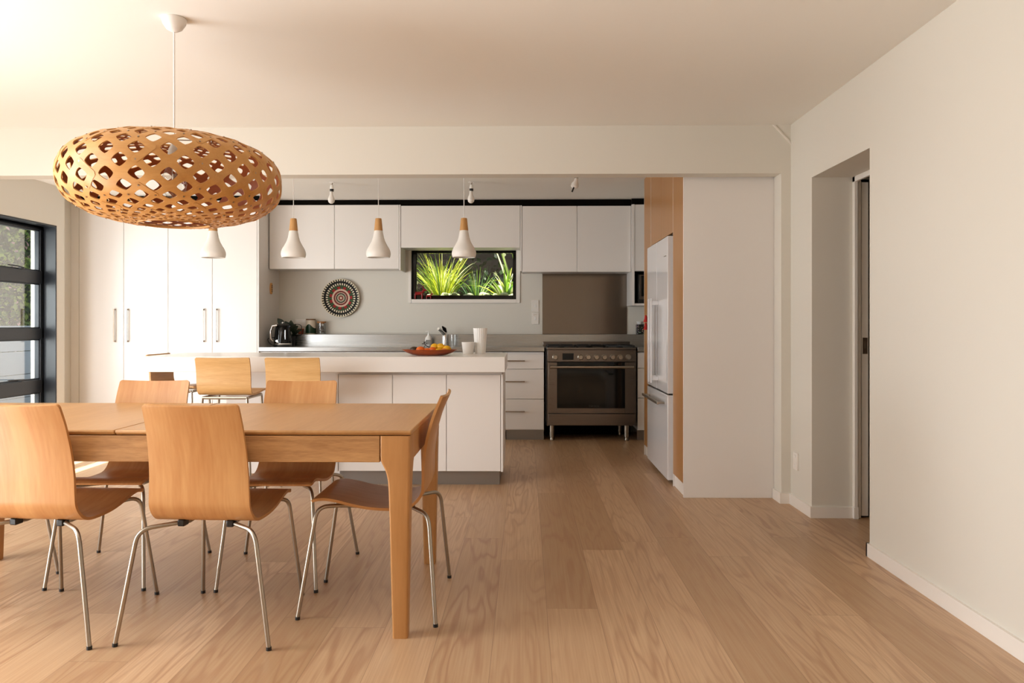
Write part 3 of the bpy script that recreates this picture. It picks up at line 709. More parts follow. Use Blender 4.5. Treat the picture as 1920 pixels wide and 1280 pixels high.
obj('tip', MB().tube([(0.424, 6.60, CH - 0.095), (0.408, 6.60, CH - 0.135)], 0.007, 10), M['black'], t)

# ------------------------------------------------------------------ things on the wall and bench
m = mat('woven_plate', (230, 220, 195), 0.8)
tc = N(m, 'ShaderNodeTexCoord'); sp = N(m, 'ShaderNodeSeparateXYZ'); L(m, tc.outputs['Object'], sp.inputs[0])
zz = mathn(m, 'SUBTRACT', sp.outputs[2], 0.205)
rr = mathn(m, 'DIVIDE', mathn(m, 'SQRT', mathn(m, 'ADD', mathn(m, 'MULTIPLY', sp.outputs[0], sp.outputs[0]), mathn(m, 'MULTIPLY', zz, zz))), 0.205)
an = mathn(m, 'ARCTAN2', zz, sp.outputs[0])
def stripes(n, ph=0.0): return mathn(m, 'GREATER_THAN', mathn(m, 'SINE', mathn(m, 'ADD', mathn(m, 'MULTIPLY', an, n), ph)), 0.0)
def band(a, c): return mathn(m, 'MULTIPLY', mathn(m, 'GREATER_THAN', rr, a), mathn(m, 'LESS_THAN', rr, c))
cream, blk, red, grn = s2l((226, 216, 190)), s2l((16, 14, 13)), s2l((150, 30, 32)), s2l((60, 92, 52))
c = mixc(m, band(0.88, 0.97), cream, mixc(m, stripes(46), cream, blk))
c = mixc(m, band(0.775, 0.88), c, blk)
c = mixc(m, band(0.67, 0.775), c, mixc(m, stripes(38), cream, blk))
c = mixc(m, band(0.58, 0.67), c, mixc(m, stripes(38), grn, s2l((40, 50, 34))))
c = mixc(m, band(0.47, 0.60), c, mixc(m, stripes(11, 1.0), mixc(m, stripes(33), grn, s2l((46, 52, 38))), red))
c = mixc(m, band(0.40, 0.47), c, mixc(m, stripes(44), cream, s2l((190, 120, 110))))
c = mixc(m, band(0.30, 0.385), c, mixc(m, stripes(30), s2l((74, 60, 50)), red))
c = mixc(m, band(0.25, 0.30), c, mixc(m, stripes(36), cream, s2l((120, 40, 40))))
c = mixc(m, band(0.20, 0.25), c, blk)
c = mixc(m, band(0.13, 0.20), c, mixc(m, stripes(20), cream, s2l((60, 90, 60))))
c = mixc(m, band(0.05, 0.13), c, mixc(m, stripes(14), red, s2l((120, 90, 80))))
L(m, c, m.node_tree.nodes['Principled BSDF'].inputs['Base Color'])
cz = 1.427
pr = [(0.0, -0.012), (0.06, -0.013), (0.12, -0.018), (0.17, -0.030), (0.200, -0.042), (0.205, -0.040), (0.203, -0.036), (0.17, -0.022), (0.12, -0.010), (0.0, -0.003)]
o = obj('woven_plate', MB().lathe(pr, (-1.970, YB, cz), 72, axis='Y'), m, None, smooth=True)
tag(o, 'round woven wall plate with black, cream, green and red rings', 'plate')

def switch(x, z, label, double=False):
    t = thing('wall_switch', label, 'switch', (x, YB, z))
    pl = obj('plate', MB().box(x - 0.038, x + 0.038, YB - 0.008, YB, z - 0.062, z + 0.062), M['trim'], t, 0.002)
    obj('rocker', MB().box(x - 0.01, x + 0.01, YB - 0.012, YB - 0.007, z - 0.016, z + 0.016), M['white'], t, 0.001)
    if double: obj('indicator', MB().box(x - 0.012, x + 0.02, YB - 0.010, YB - 0.007, z + 0.035, z + 0.048), M['polished'], t)
switch(0.111, 1.340, 'white switch plate beside the splashback, upper of two')
switch(0.111, 1.208, 'white power point beside the splashback, lower of two', True)
t = thing('power_socket', 'white double power socket behind the plant on the kitchen wall', 'socket', (-2.41, YB, 1.16))
obj('plate', MB().box(-2.465, -2.350, YB - 0.008, YB, 1.122, 1.202), M['trim'], t, 0.002)
obj('switches', MB().box(-2.45, -2.43, YB - 0.011, YB - 0.007, 1.17, 1.19).box(-2.385, -2.365, YB - 0.011, YB - 0.007, 1.17, 1.19), M['white'], t)
t = thing('power_socket', 'small white wall socket low down near the doorway corner', 'socket', (XR, 4.81, 0.29))
obj('plate', MB().box(XR - 0.010, XR, 4.775, 4.850, 0.235, 0.345), M['trim'], t, 0.002)
obj('switches', MB().box(XR - 0.014, XR - 0.009, 4.81, 4.825, 0.31, 0.33).box(XR - 0.014, XR - 0.009, 4.81, 4.825, 0.25, 0.27), M['white'], t)
# carved wooden ornament on the nook side panel
b = MB(); prof = []
for k in range(24):
    a = 2 * PI * k / 24; prof.append((7.872 + 0.024 * math.cos(a), 1.517 + 0.058 * math.sin(a)))
b.prism(prof, -2.640, -2.622, 'X', 0)
for z in (1.545, 1.527, 1.505, 1.487): b.prism([(7.866 + 0.013 * math.cos(k * PI / 5), z + 0.007 * math.sin(k * PI / 5)) for k in range(10)], -2.622, -2.619, 'X', 1)
tag(obj('wooden_ornament', b, [M['neck'], M['black']], None, 0.002), 'small oval wooden wall ornament with dark dots in the kettle nook', 'ornament')

# kettle
kx_, ky_ = -2.475, 7.76
t = thing('kettle', 'black kettle with chrome handle and base on the steel bench', 'kettle', (kx_, ky_, 0.92))
obj('power_base', MB().lathe([(0, 0.92), (0.088, 0.92), (0.092, 0.926), (0.088, 0.938), (0, 0.94)], (kx_, ky_, 0), 32), M['black'], t, smooth=True)
obj('base_ring', MB().lathe([(0.0, 0.938), (0.090, 0.938), (0.092, 0.945), (0.088, 0.953), (0, 0.953)], (kx_, ky_, 0), 32), M['polished'], t, smooth=True)
obj('body', MB().lathe([(0.0, 0.952), (0.088, 0.952), (0.086, 0.99), (0.080, 1.05), (0.073, 1.11), (0.067, 1.135), (0, 1.136)], (kx_, ky_, 0), 40), M['blackgloss'], t, smooth=True)
obj('lid', MB().lathe([(0.066, 1.136), (0.062, 1.144), (0.03, 1.152), (0.0, 1.154)], (kx_, ky_, 0), 32), M['black'], t, smooth=True)
obj('knob', MB().ball((kx_, ky_, 1.16), 0.012), M['polished'], t, smooth=True)
obj('handle', MB().tube([(kx_ - .04, ky_ - .055, 1.135), (kx_ - .085, ky_ - .06, 1.13), (kx_ - .105, ky_ - .06, 1.08), (kx_ - .105, ky_ - .06, 1.0), (kx_ - .082, ky_ - .05, .975)], [0.013, 0.014, 0.013, 0.012, 0.010], 14, fillet=0), M['polished'], t, smooth=True)
obj('dial', MB().lathe([(0, -0.006), (0.013, -0.005), (0.015, 0.0)], (kx_ - 0.03, ky_ - 0.086, 0.975), 20, axis='Y'), M['polished'], t, smooth=True)
obj('level_window', MB().box(kx_ + .04, kx_ + .052, ky_ - .072, ky_ - .05, 0.99, 1.09), M['polished'], t, 0.003)
obj('spout', MB().prism([(kx_ + .05, 1.085), (kx_ + .095, 1.132), (kx_ + .05, 1.134)], ky_ - .02, ky_ + .02), M['blackgloss'], t, 0.004)
obj('power_cord', MB().tube([(kx_ - .05, ky_ - .05, 0.926), (kx_ - .10, ky_ - .05, 0.935), (kx_ - .135, ky_ - .05, 0.975), (kx_ - .14, ky_ - .04, 1.0), (kx_ - .12, ky_, 1.012), (kx_ - .07, ky_ + .08, 1.0), (kx_ - 0.03, ky_ + .12, .96)], 0.0035, 8, fillet=0.02), M['black'], t, smooth=True)
# plant behind the kettle
t = thing('potted_plant', 'dark leafy houseplant behind the kettle', 'plant', (-2.46, 7.94, 0.92))
obj('pot', MB().lathe([(0, .92), (0.05, .92), (0.062, 1.02), (0.056, 1.02), (0.05, 1.0), (0, 1.0)], (-2.46, 7.94, 0), 28), M['black'], t, smooth=True)
b = MB()
for (dx, dz, w, dy) in ((-.13, .21, .035, 0), (-.10, .15, .03, .03), (-.02, .17, .028, 0), (.03, .18, .03, -.02), (.10, .13, .022, -.03), (.15, .09, .016, -.03), (.06, .15, .024, .02), (.09, .05, .02, -.04), (-.06, .18, .03, .04), (.0, .19, .02, .05)):
    p0_ = Vector((-2.46, 7.94, 1.0)); p1 = p0_ + Vector((dx, dy, dz)); dd = (p1 - p0_); st = p0_ + dd * .35
    b.tube([p0_, st], 0.002, 6)
    sd_ = Vector((dd.z, 0, -dd.x)).normalized()
    vs = [st]; K = 6
    L_, R_ = [], []
    for i in range(1, K):
        u = i / K; c_ = st + (p1 - st) * u + Vector((0, 0, .02 * math.sin(PI * u))); L_.append(c_ + sd_ * w * math.sin(PI * u ** .8)); R_.append(c_ - sd_ * w * math.sin(PI * u ** .8) + Vector((0, -.01, 0)))
    vs = [st] + L_ + [p1] + R_[::-1]
    b.add(vs, [tuple(range(len(vs)))])
obj('foliage', b, mat('dark_leaf', (34, 48, 30), 0.4), t)
obj('stake', MB().tube([(-2.335, 7.93, 1.03), (-2.33, 7.93, 1.13), (-2.36, 7.93, 1.145), (-2.46, 7.94, 1.145)], 0.0035, 8, fillet=.02), M['black'], t)
ZL = 1.040
t = thing('terracotta_pot', 'tiny terracotta pot on the steel ledge beside the kettle', 'pot', (-2.388, 8.09, ZL))
obj('bowl', MB().lathe([(0, ZL), (0.026, ZL), (0.031, ZL + .044), (0.027, ZL + .044), (0.024, ZL + .012), (0, ZL + .012)], (-2.388, 8.09, 0), 26), mat('terracotta', (150, 74, 46), 0.8), t, smooth=True)
obj('rim', MB().lathe([(0.031, ZL + .044), (0.034, ZL + .044), (0.034, ZL + .060), (0.028, ZL + .060), (0.027, ZL + .044)], (-2.388, 8.09, 0), 26), bpy.data.materials['terracotta'], t, smooth=True)
t = thing('ceramic_canister', 'cream canister with dark green wavy glaze and wooden lid', 'canister', (-2.28, 8.09, ZL))
m = mat('two_tone_glaze', (225, 214, 196), 0.3)
tc = N(m, 'ShaderNodeTexCoord'); sp = N(m, 'ShaderNodeSeparateXYZ'); L(m, tc.outputs['Object'], sp.inputs[0])
wv = mathn(m, 'ADD', mathn(m, 'MULTIPLY', mathn(m, 'SINE', mathn(m, 'ADD', mathn(m, 'MULTIPLY', sp.outputs[0], 50.0), 1.9)), 0.022), 0.085)
up = mathn(m, 'LESS_THAN', sp.outputs[2], wv); lo_ = mathn(m, 'GREATER_THAN', sp.outputs[2], 0.010)
L(m, mixc(m, mathn(m, 'MULTIPLY', up, lo_), s2l((225, 214, 196)), s2l((18, 52, 30))), m.node_tree.nodes['Principled BSDF'].inputs['Base Color'])
obj('jar', MB().lathe([(0, ZL), (0.052, ZL), (0.055, ZL + .006), (0.055, ZL + .10), (0.050, ZL + .125), (0.046, ZL + .150), (0, ZL + .150)], (-2.28, 8.09, 0), 36), m, t, smooth=True)
obj('lid', MB().lathe([(0, ZL + .150), (0.050, ZL + .150), (0.050, ZL + .163), (0, ZL + .163)], (-2.28, 8.09, 0), 36), mat('dark_wood_lid', (120, 84, 54), 0.5), t, smooth=True)
t = thing('glass_jar', 'clear glass jar with amber wooden lid beside the green canister', 'jar', (-2.165, 8.09, ZL))
obj('jar', MB().lathe([(0, ZL), (0.044, ZL), (0.046, ZL + .005), (0.046, ZL + .118), (0.043, ZL + .118), (0.043, ZL + .008), (0, ZL + .008)], (-2.165, 8.09, 0), 32), M['clear'], t, smooth=True)
obj('lid', MB().lathe([(0, ZL + .110), (0.030, ZL + .110), (0.030, ZL + .120), (0.047, ZL + .120), (0.047, ZL + .136), (0, ZL + .136)], (-2.165, 8.09, 0), 32), mat('amber_wood_lid', (166, 112, 58), 0.5), t, smooth=True)
b = MB()
for _ in range(60): b.ball((-2.165 + rnd.uniform(-.028, .028), 8.09 + rnd.uniform(-.028, .028), ZL + .014 + rnd.uniform(0, .075)), rnd.uniform(.004, .008), 6, 4)
obj('contents', b, mat('dried_tea', (110, 98, 90), 0.8), t)
# soap bottle, tap, glass
t = thing('soap_dispenser', 'white pump soap bottle with grey label on the steel bench', 'soap bottle', (-1.0, 7.92, 0.92))
obj('bottle', MB().lathe([(0, .92), (0.035, .92), (0.037, .925), (0.037, .985), (0.034, 1.005), (0.022, 1.022), (0.014, 1.030), (0.014, 1.04), (0, 1.04)], (-1.0, 7.92, 0), 30), M['white'], t, smooth=True)
obj('label', MB().box(-1.026, -0.974, 7.92 - .0385, 7.92 - .030, .938, .985), mat('grey_label', (150, 146, 140), .6), t)
obj('pump', MB().lathe([(0.0, 1.04), (0.012, 1.04), (0.012, 1.052), (0.005, 1.054), (0.005, 1.075), (0, 1.075)], (-1.0, 7.92, 0), 18).tube([(-1.0, 7.92, 1.072), (-1.035, 7.915, 1.070)], .005, 8), M['white'], t, smooth=True)
t = thing('kitchen_tap', 'chrome mixer tap with angled dark lever at the sink', 'tap', (-0.835, 7.95, 0.92))
obj('body', MB().lathe([(0, .92), (0.030, .92), (0.030, .928), (0.025, .932), (0.025, 1.055), (0.022, 1.062), (0, 1.064)], (-0.835, 7.95, 0), 28), M['polished'], t, smooth=True)
obj('spout', MB().tube([(-0.835, 7.95, 1.04), (-0.862, 7.90, 1.075), (-0.89, 7.84, 1.100)], [0.022, 0.018, 0.014], 16), M['polished'], t, smooth=True)
obj('lever', MB().tube([(-0.830, 7.95, 1.06), (-0.838, 7.94, 1.10), (-0.855, 7.90, 1.122)], [0.020, 0.020, 0.008], 14), M['blackgloss'], t, smooth=True)
t = tag(obj('drinking_glass', MB().lathe([(0, .92), (0.034, .92), (0.038, 1.035), (0.036, 1.035), (0.032, .927), (0, .927)], (-0.742, 7.92, 0), 28), M['clear'], None, smooth=True), 'clear drinking glass on the bench beside the tap', 'glass')
# red animal figurines on the sill
FM = mat('red_lacquer', (150, 22, 20), 0.4)
def figurine(x, z, s, label):
    y = YB + 0.03
    b = MB()
    b.tube([(x - .045 * s, y, z + .062 * s), (x + .035 * s, y, z + .066 * s)], [.020 * s, .020 * s], 10)
    for dx in (-.045, .033):
        for dy in (-.010, .010): b.tube([(x + dx * s, y + dy * s, z + .06 * s), (x + dx * s, y + dy * s, z)], [.010 * s, .007 * s], 8)
    b.tube([(x + .035 * s, y, z + .07 * s), (x + .055 * s, y, z + .105 * s)], [.016 * s, .012 * s], 8)
    b.tube([(x + .050 * s, y, z + .105 * s), (x + .085 * s, y, z + .097 * s)], [.014 * s, .008 * s], 8)
    for k in (-1, 1): b.tube([(x + .05 * s, y, z + .112 * s), (x + .035 * s, y + k * .008 * s, z + .135 * s), (x + .055 * s, y + k * .014 * s, z + .15 * s)], .004 * s, 6)
    tag(obj('animal_figurine', b, FM, None, smooth=True), label, 'figurine')
figurine(-1.135, wz0 + .004, 0.95, 'larger red animal figurine standing on the picture window sill')
figurine(-1.030, wz0 + .004, 0.55, 'smaller red animal figurine standing on the picture window sill')
# patterned canister + creamer at the bench end
m = mat('floral_tin', (22, 20, 20), 0.4)
vo = N(m, 'ShaderNodeTexVoronoi'); vo.inputs['Scale'].default_value = 70
tc = N(m, 'ShaderNodeTexCoord'); L(m, tc.outputs['Object'], vo.inputs['Vector'])
L(m, mixc(m, mathn(m, 'GREATER_THAN', vo.outputs['Distance'], 0.33), mixc(m, 0.6, vo.outputs['Color'], s2l((190, 170, 160))), s2l((18, 17, 17))), m.node_tree.nodes['Principled BSDF'].inputs['Base Color'])
tag(obj('floral_tin', MB().box(1.180, 1.300, 8.045, 8.135, ZL, ZL + .105), m, None, .006), 'black floral tin on the ledge next to the fridge surround', 'tin')
tag(obj('white_bowl', MB().lathe([(0, ZL + .106), (.02, ZL + .106), (.035, ZL + .135), (.032, ZL + .135), (.018, ZL + .11), (0, ZL + .11)], (1.215, 8.09, 0), 24), M['white'], None, smooth=True), 'tiny white bowl standing on top of the black floral tin', 'bowl')

# island top: bowl of fruit, tumbler, vase
ZI = 0.92
bx, by = -0.695, 5.56
A_, B_ = 0.205, 0.12
vs, fs = [], []
prof = [(0.45, 0.0), (0.62, 0.006), (0.80, 0.020), (0.95, 0.036), (1.0, 0.044), (0.965, 0.043), (0.78, 0.027), (0.55, 0.012), (0.0, 0.010)]
b = MB(); SEG = 48
for r, z in prof:
    for k in range(SEG):
        a = 2 * PI * k / SEG; vs.append((bx + A_ * r * math.cos(a), by + B_ * r * math.sin(a), ZI + z))
fs = [(i * SEG + k, i * SEG + (k + 1) % SEG, (i + 1) * SEG + (k + 1) % SEG, (i + 1) * SEG + k) for i in range(len(prof) - 1) for k in range(SEG)]
fs.append(tuple(range(SEG)))
b.add(vs, fs)
tag(obj('fruit_bowl', b, wood('bowl_wood', (176, 84, 32), (120, 46, 16), 'Object', 'X', 4, 0.3, 0.5, 1.0), None, smooth=True), 'long shallow reddish wooden fruit bowl on the island', 'bowl')
def citrus_mat(name, c):
    m = mat(name, c, 0.42); n = N(m, 'ShaderNodeTexNoise'); n.inputs['Scale'].default_value = 260
    tc = N(m, 'ShaderNodeTexCoord'); L(m, tc.outputs['Object'], n.inputs['Vector'])
    bp = N(m, 'ShaderNodeBump'); bp.inputs['Strength'].default_value = .25; bp.inputs['Distance'].default_value = .002
    L(m, n.outputs['Fac'], bp.inputs['Height']); L(m, bp.outputs['Normal'], m.node_tree.nodes['Principled BSDF'].inputs['Normal']); return m
OR, YE, AV = citrus_mat('orange_peel', (226, 104, 12)), citrus_mat('lemon_peel', (232, 176, 20)), citrus_mat('avocado_skin', (52, 34, 16))
FR = [('avocado', -.112, 0.0, .041, .026, (1.35, 1, .9), AV, 'dark avocado at the kettle end of the fruit bowl', 'avocado'),
      ('orange', -.064, -.015, .039, .031, (1.12, 1, .88), OR, 'large bright orange beside the avocado in the fruit bowl', 'orange'),
      ('orange', -.015, -.02, .034, .024, (1.1, 1, .85), OR, 'low red-orange mandarin in the middle of the fruit bowl', 'mandarin'),
      ('orange', .022, -.01, .038, .027, (1.15, 1, .9), OR, 'bright orange just under the lemons in the fruit bowl', 'orange'),
      ('lemon', .033, .025, .060, .027, (1.1, 1, 1), YE, 'yellow lemon heaped highest, below the soap bottle', 'lemon'),
      ('lemon', .078, .025, .062, .025, (1.3, 1, 1), YE, 'yellow lemon heaped highest, below the tap', 'lemon'),
      ('lemon', .070, -.03, .034, .022, (1.2, 1, .85), YE, 'small yellow lemon low at the front of the fruit bowl', 'lemon'),
      ('lemon', .125, .01, .048, .027, (1.1, 1, .9), YE, 'yellow lemon nearest the white tumbler', 'lemon'),
      ('orange', .108, -.025, .034, .022, (1.1, 1, .85), citrus_mat('peach_skin', (206, 120, 50)), 'brownish peach beneath the lemon by the white tumbler', 'peach')]
for nm, dx, dy, z, r, sc, mt, lb, ct in FR:
    b = MB().ball((bx + dx, by + dy, ZI + z), r, 22, 14, sc)
    if nm == 'lemon': b.ball((bx + dx + r * sc[0] * .95, by + dy, ZI + z), r * .22, 8, 6)
    o = obj('peach' if ct == 'peach' else ('mandarin' if ct == 'mandarin' else nm), b, mt, None, smooth=True); tag(o, lb, ct)
b = MB().tube([(bx - .045, by + .03, ZI + .055), (bx - .035, by + .03, ZI + .075), (bx - .045, by + .03, ZI + .088), (bx - .03, by + .03, ZI + .10)], .003, 8).tube([(bx - .06, by + .03, ZI + .085), (bx - .02, by + .03, ZI + .082)], .003, 8).tube([(bx - .035, by + .03, ZI + .075), (bx - .01, by + .03, ZI + .06), (bx + .01, by + .02, ZI + .055)], .003, 8).ball((bx - .043, by + .03, ZI + .094), .006, 8, 6).tube([(bx - .045, by + .03, ZI + .055), (bx - .045, by + .03, ZI + .02)], .003, 8)
tag(obj('grape_stalk', b, M['black'], None, smooth=True), 'dark bare twiggy stalk poking up from the fruit bowl', 'stalk')
def fluted(x, y, r0, r1, h, seg=64, fl=22, depth=.0012):
    vs = []; prof = [(r0 * .96, 0), (r0, .004)] + [(r0 + (r1 - r0) * i / 6, .004 + (h - .004) * i / 6) for i in range(1, 7)] + [(r1 - .003, h), (r1 - .004, h - .004), (r0 - .004, .008), (0.0001, .008)]
    for i, (r, z) in enumerate(prof):
        for k in range(seg):
            a = 2 * PI * k / seg; q = r + (depth * math.cos(a * fl) if i < 9 and r > .01 else 0); vs.append((x + q * math.cos(a), y + q * math.sin(a), ZI + z))
    fs = [(i * seg + k, i * seg + (k + 1) % seg, (i + 1) * seg + (k + 1) % seg, (i + 1) * seg + k) for i in range(len(prof) - 1) for k in range(seg)] + [tuple(range(seg))]
    return MB().add(vs, fs)
tag(obj('tumbler', fluted(-0.435, 5.85, .040, .050, .090, fl=0, depth=0), M['white'], None, smooth=True), 'short white tumbler beside the tall white vase on the island', 'tumbler')
tag(obj('vase', fluted(-0.345, 5.90, .040, .053, .197, 88), M['white'], None, smooth=True), 'tall white fluted vase on the island near the cooker end', 'vase')

# ------------------------------------------------------------------ plywood shells, chairs and stools
def cr(pts, n):
    out = []
    P = [Vector(p) for p in pts]; P = [P[0] * 2 - P[1]] + P + [P[-1] * 2 - P[-2]]
    for i in range(1, len(P) - 2):
        for k in range(n):
            t = k / n; a, b_, c_, d_ = P[i - 1], P[i], P[i + 1], P[i + 2]
            out.append(.5 * ((2 * b_) + (c_ - a) * t + (2 * a - 5 * b_ + 4 * c_ - d_) * t * t + (3 * b_ - a - 3 * c_ + d_) * t ** 3))
    out.append(P[-2]); return out
def shell(name, prof, widths, parent, mt, th=0.011, dish=0.012, nu=16, rc=0.013, shift=0.0):
    pts = cr([(a_ + shift * max(0, min(1, (.6 if b_ < .46 else 1) if a_ < .2 else 0)), b_) for a_, b_ in prof], 5); n = len(pts)
    pts = [pts[0]] + [pts[0].lerp(pts[1], q_) for q_ in (.06, .18, .36, .62)] + pts[1:-1] + [pts[-2].lerp(pts[-1], q_) for q_ in (.38, .64, .82, .94)] + [pts[-1]]; n = len(pts)
    ln = [0]
    for i in range(1, n): ln.append(ln[-1] + (pts[i] - pts[i - 1]).length)
    tot = ln[-1]
    def width(t):
        for (a, w0), (b_, w1) in zip(widths, widths[1:]):
            if t <= b_: return w0 + (w1 - w0) * (t - a) / (b_ - a)
        return widths[-1][1]
    outer, inner, uvs = [], [], []
    for i, p in enumerate(pts):
        T = (pts[min(i + 1, n - 1)] - pts[max(i - 1, 0)]).normalized(); nn = Vector((-T.y, T.x))
        if nn.x + nn.y < 0: nn = -nn           # towards the sitter (forward / up)
        d = min(ln[i], tot - ln[i]); w = width(ln[i] / tot)
        ins = rc - math.sqrt(max(0, rc * rc - (rc - min(rc, d)) ** 2)) if d < rc else 0
        w2 = w - 2 * ins
        for k in range(nu + 1):
            u = k / nu * 2 - 1; dd = dish * (u * u) * max(0.0, 1 - ln[i] / tot * 1.7)
            x = u * w2 / 2; y, z = p.x + nn.x * dd, p.y + nn.y * dd
            outer.append((x, y, z)); inner.append((x, y + nn.x * th, z + nn.y * th)); uvs.append((x, ln[i]))
    m_ = nu + 1; o2 = len(outer); fs = []
    for i in range(n - 1):
        for k in range(nu):
            a = i * m_ + k; fs.append((a, a + 1, a + m_ + 1, a + m_)); fs.append((o2 + a, o2 + a + m_, o2 + a + m_ + 1, o2 + a + 1))
    rim = [k for k in range(m_)] + [i * m_ + nu for i in range(1, n)] + [(n - 1) * m_ + k for k in range(nu - 1, -1, -1)] + [i * m_ for i in range(n - 2, 0, -1)]
    for a, c_ in zip(rim, rim[1:] + rim[:1]): fs.append((a, o2 + a, o2 + c_, c_))
    me = bpy.data.meshes.new(name); me.from_pydata(outer + inner, [], fs); me.materials.append(mt)
    uv = me.uv_layers.new(name='grain'); U = uvs + uvs
    for lp in me.loops: uv.data[lp.index].uv = U[lp.vertex_index]
    bm = bmesh.new(); bm.from_mesh(me); bmesh.ops.recalc_face_normals(bm, faces=bm.faces); bm.to_mesh(me); bm.free()
    o = bpy.data.objects.new(name, me); COL.objects.link(o); o.parent = parent
    sharp_smooth(me, 50)
    bv = o.modifiers.new('edge', 'BEVEL'); bv.width = 0.002; bv.segments = 2; bv.limit_method = 'ANGLE'; bv.angle_limit = math.radians(50)
    return o
def make_chair(label):
    t = thing('dining_chair', label, 'chair')
    prof = [(-.006, .858), (.028, .78), (.055, .69), (.070, .60), (.073, .53), (.078, .485), (.094, .448), (.13, .425), (.18, .418), (.25, .420), (.33, .432), (.40, .449), (.45, .456), (.485, .452), (.497, .445)]
    shell('seat_shell', prof, [(0, .350), (.45, .375), (.75, .385), (1, .375)], t, M['beech'], shift=-.022)
    r = 0.008
    paths = {(-1, 0): 0, (1, 0): 0, (-1, 1): 1, (1, 1): 1}
    for (sx, fr) in paths:
        if fr == 0: p = [(sx * .280, 0, .006), (sx * .215, .035, .408), (sx * .095, .125, .414), (sx * .088, .17, .408)]
        else: p = [(sx * .215, .545, .006), (sx * .180, .478, .430), (sx * .125, .40, .424), (sx * .092, .30, .412)]
        lg = obj('leg', MB().tube(p, r, 12, fillet=0.05), M['chrome'], t, smooth=True, world=False)
        obj('foot_cap', MB().tube([(p[0][0], p[0][1], 0), (p[0][0] * .9985, p[0][1] + (.0005 if fr == 0 else -.0005), .012)], r + .0015, 12), M['black'], lg, world=False)
    obj('under_frame', MB().tube([(-.088, .165, .408), (-.092, .305, .412)], r, 10).tube([(.088, .165, .408), (.092, .305, .412)], r, 10).tube([(-.09, .24, .410), (.09, .24, .410)], r * .8, 10), M['chrome'], t, smooth=True, world=False)
    for sx in (-1, 1):
        obj('clamp', MB().box(sx * .092 - .013, sx * .092 + .013, .105, .145, .402, .427), M['black'], t, 0.004, world=False)
    return t
def make_stool(label):
    t = thing('bar_stool', label, 'stool')
    prof = [(0, .922), (.018, .86), (.028, .79), (.031, .745), (.040, .705), (.062, .680), (.10, .672), (.2, .675), (.31, .686), (.345, .686), (.36, .680)]
    shell('seat_shell', prof, [(0, .365), (1, .36)], t, M['oakply'], th=.012, dish=.006, rc=.010)
    for sx in (-1, 1):
        for yy, yb2 in ((.055, .03), (.33, .36)):
            obj('leg', MB().tube([(sx * .150, yy, .655), (sx * .185, yb2, 0.0)], .009, 10), M['chrome'], t, smooth=True, world=False)
    fr = MB()
    for a, c_ in (((-.15, .055), (.15, .055)), ((-.15, .33), (.15, .33)), ((-.15, .055), (-.15, .33)), ((.15, .055), (.15, .33))):
        fr.tube([(a[0], a[1], .655), (c_[0], c_[1], .655)], .010, 8)
    obj('seat_frame', fr, M['chrome'], t, world=False)
    obj('footrest', MB().tube([(-.172, .35, .24), (.172, .35, .24)], .009, 10).tube([(-.172, .04, .24), (.172, .04, .24)], .009, 10).tube([(-.172, .04, .24), (-.172, .35, .24)], .009, 10).tube([(.172, .04, .24), (.172, .35, .24)], .009, 10), M['chrome'], t, smooth=True, world=False)
    return t
def at(fx, fy): return math.atan2(-fx, fy)      # rotz that turns local +y into (fx, fy)
ch = make_chair('')
SP = [((-1.182, 2.685), (0.040, 1), 'beech plywood dining chair, its back to us, at the middle of the oak table'),
      ((-1.818, 2.690), (0.072, 1), 'beech plywood dining chair, its back to us, partly cut off by the frame edge'),
      ((-0.340, 3.170), (-1, -0.005), 'beech plywood dining chair at the table end facing away from the doorway'),
      ((-1.864, 3.805), (0.010, -1), 'beech plywood dining chair across the table in front of the pantry cupboards'),
      ((-1.116, 3.795), (0.012, -1), 'beech plywood dining chair across the table in front of the island doors'),
      ((-2.695, 3.265), (1, 0.0), 'beech plywood dining chair at the window end of the oak table')]
for i, (p, f, lb) in enumerate(SP):
    if i == 0: ch.location = (p[0], p[1], 0); ch.rotation_euler = (0, 0, at(*f)); ch['label'] = lb; ch['group'] = 'dining chairs around the oak table'
    else: dup(ch, (p[0], p[1], 0), at(*f), lb, 'dining chairs around the oak table')
st = make_stool('oak bar stool tucked under the island, nearer the pantry cupboards')
st.location = (-2.005, 5.01, 0); st['group'] = 'bar stools at the island'
dup(st, (-1.540, 5.01, 0), 0, 'oak bar stool tucked under the island, beside the island doors', 'bar stools at the island')
dup(st, (-2.768, 5.690, 0), at(1, 0), 'oak bar stool at the short end of the island, seen side on', 'bar stools at the island')

# ------------------------------------------------------------------ oak extending table
t = thing('dining_table', 'long oak extending dining table with rounded tapered legs', 'table', (-1.52, 3.23, 0))
TX0, TX1, TY0, TY1, TZ = -2.625, -0.414, 2.762, 3.715, 0.762
for a, c_ in ((TX0, -1.5015), (-1.4985, TX1)):
    b = MB(); r = 0.014
    poly = [(TY0 + .012, TZ - .018), (TY1 - .012, TZ - .018), (TY1, TZ - .008), (TY1 - .003, TZ), (TY0 + .003, TZ), (TY0, TZ - .008)]
    b.prism(poly, a, c_, 'X')
    obj('tabletop', b, M['oak'], t, 0.003)
AX0, AX1, AY0, AY1 = TX0 + .004, TX1 - .003, TY0 + .004, TY1 - .004
zt, zb = 0.742, 0.646
LW = 0.110
for ya in (AY0 + .001, AY1 - .024): obj('apron', MB().box(AX0 + LW + .0015, AX1 - LW - .0015, ya, ya + .023, zb, zt), M['oakx'], t, 0.002)
for xa in (AX0 + .001, AX1 - .024): obj('apron', MB().box(xa, xa + .023, AY0 + LW, AY1 - LW, zb, zt), M['oakz'], t, 0.002)
obj('subframe', MB().box(AX0 + .05, AX1 - .05, AY0 + .05, AY1 - .05, zt - .02, zt + .002), M['oakx'], t)
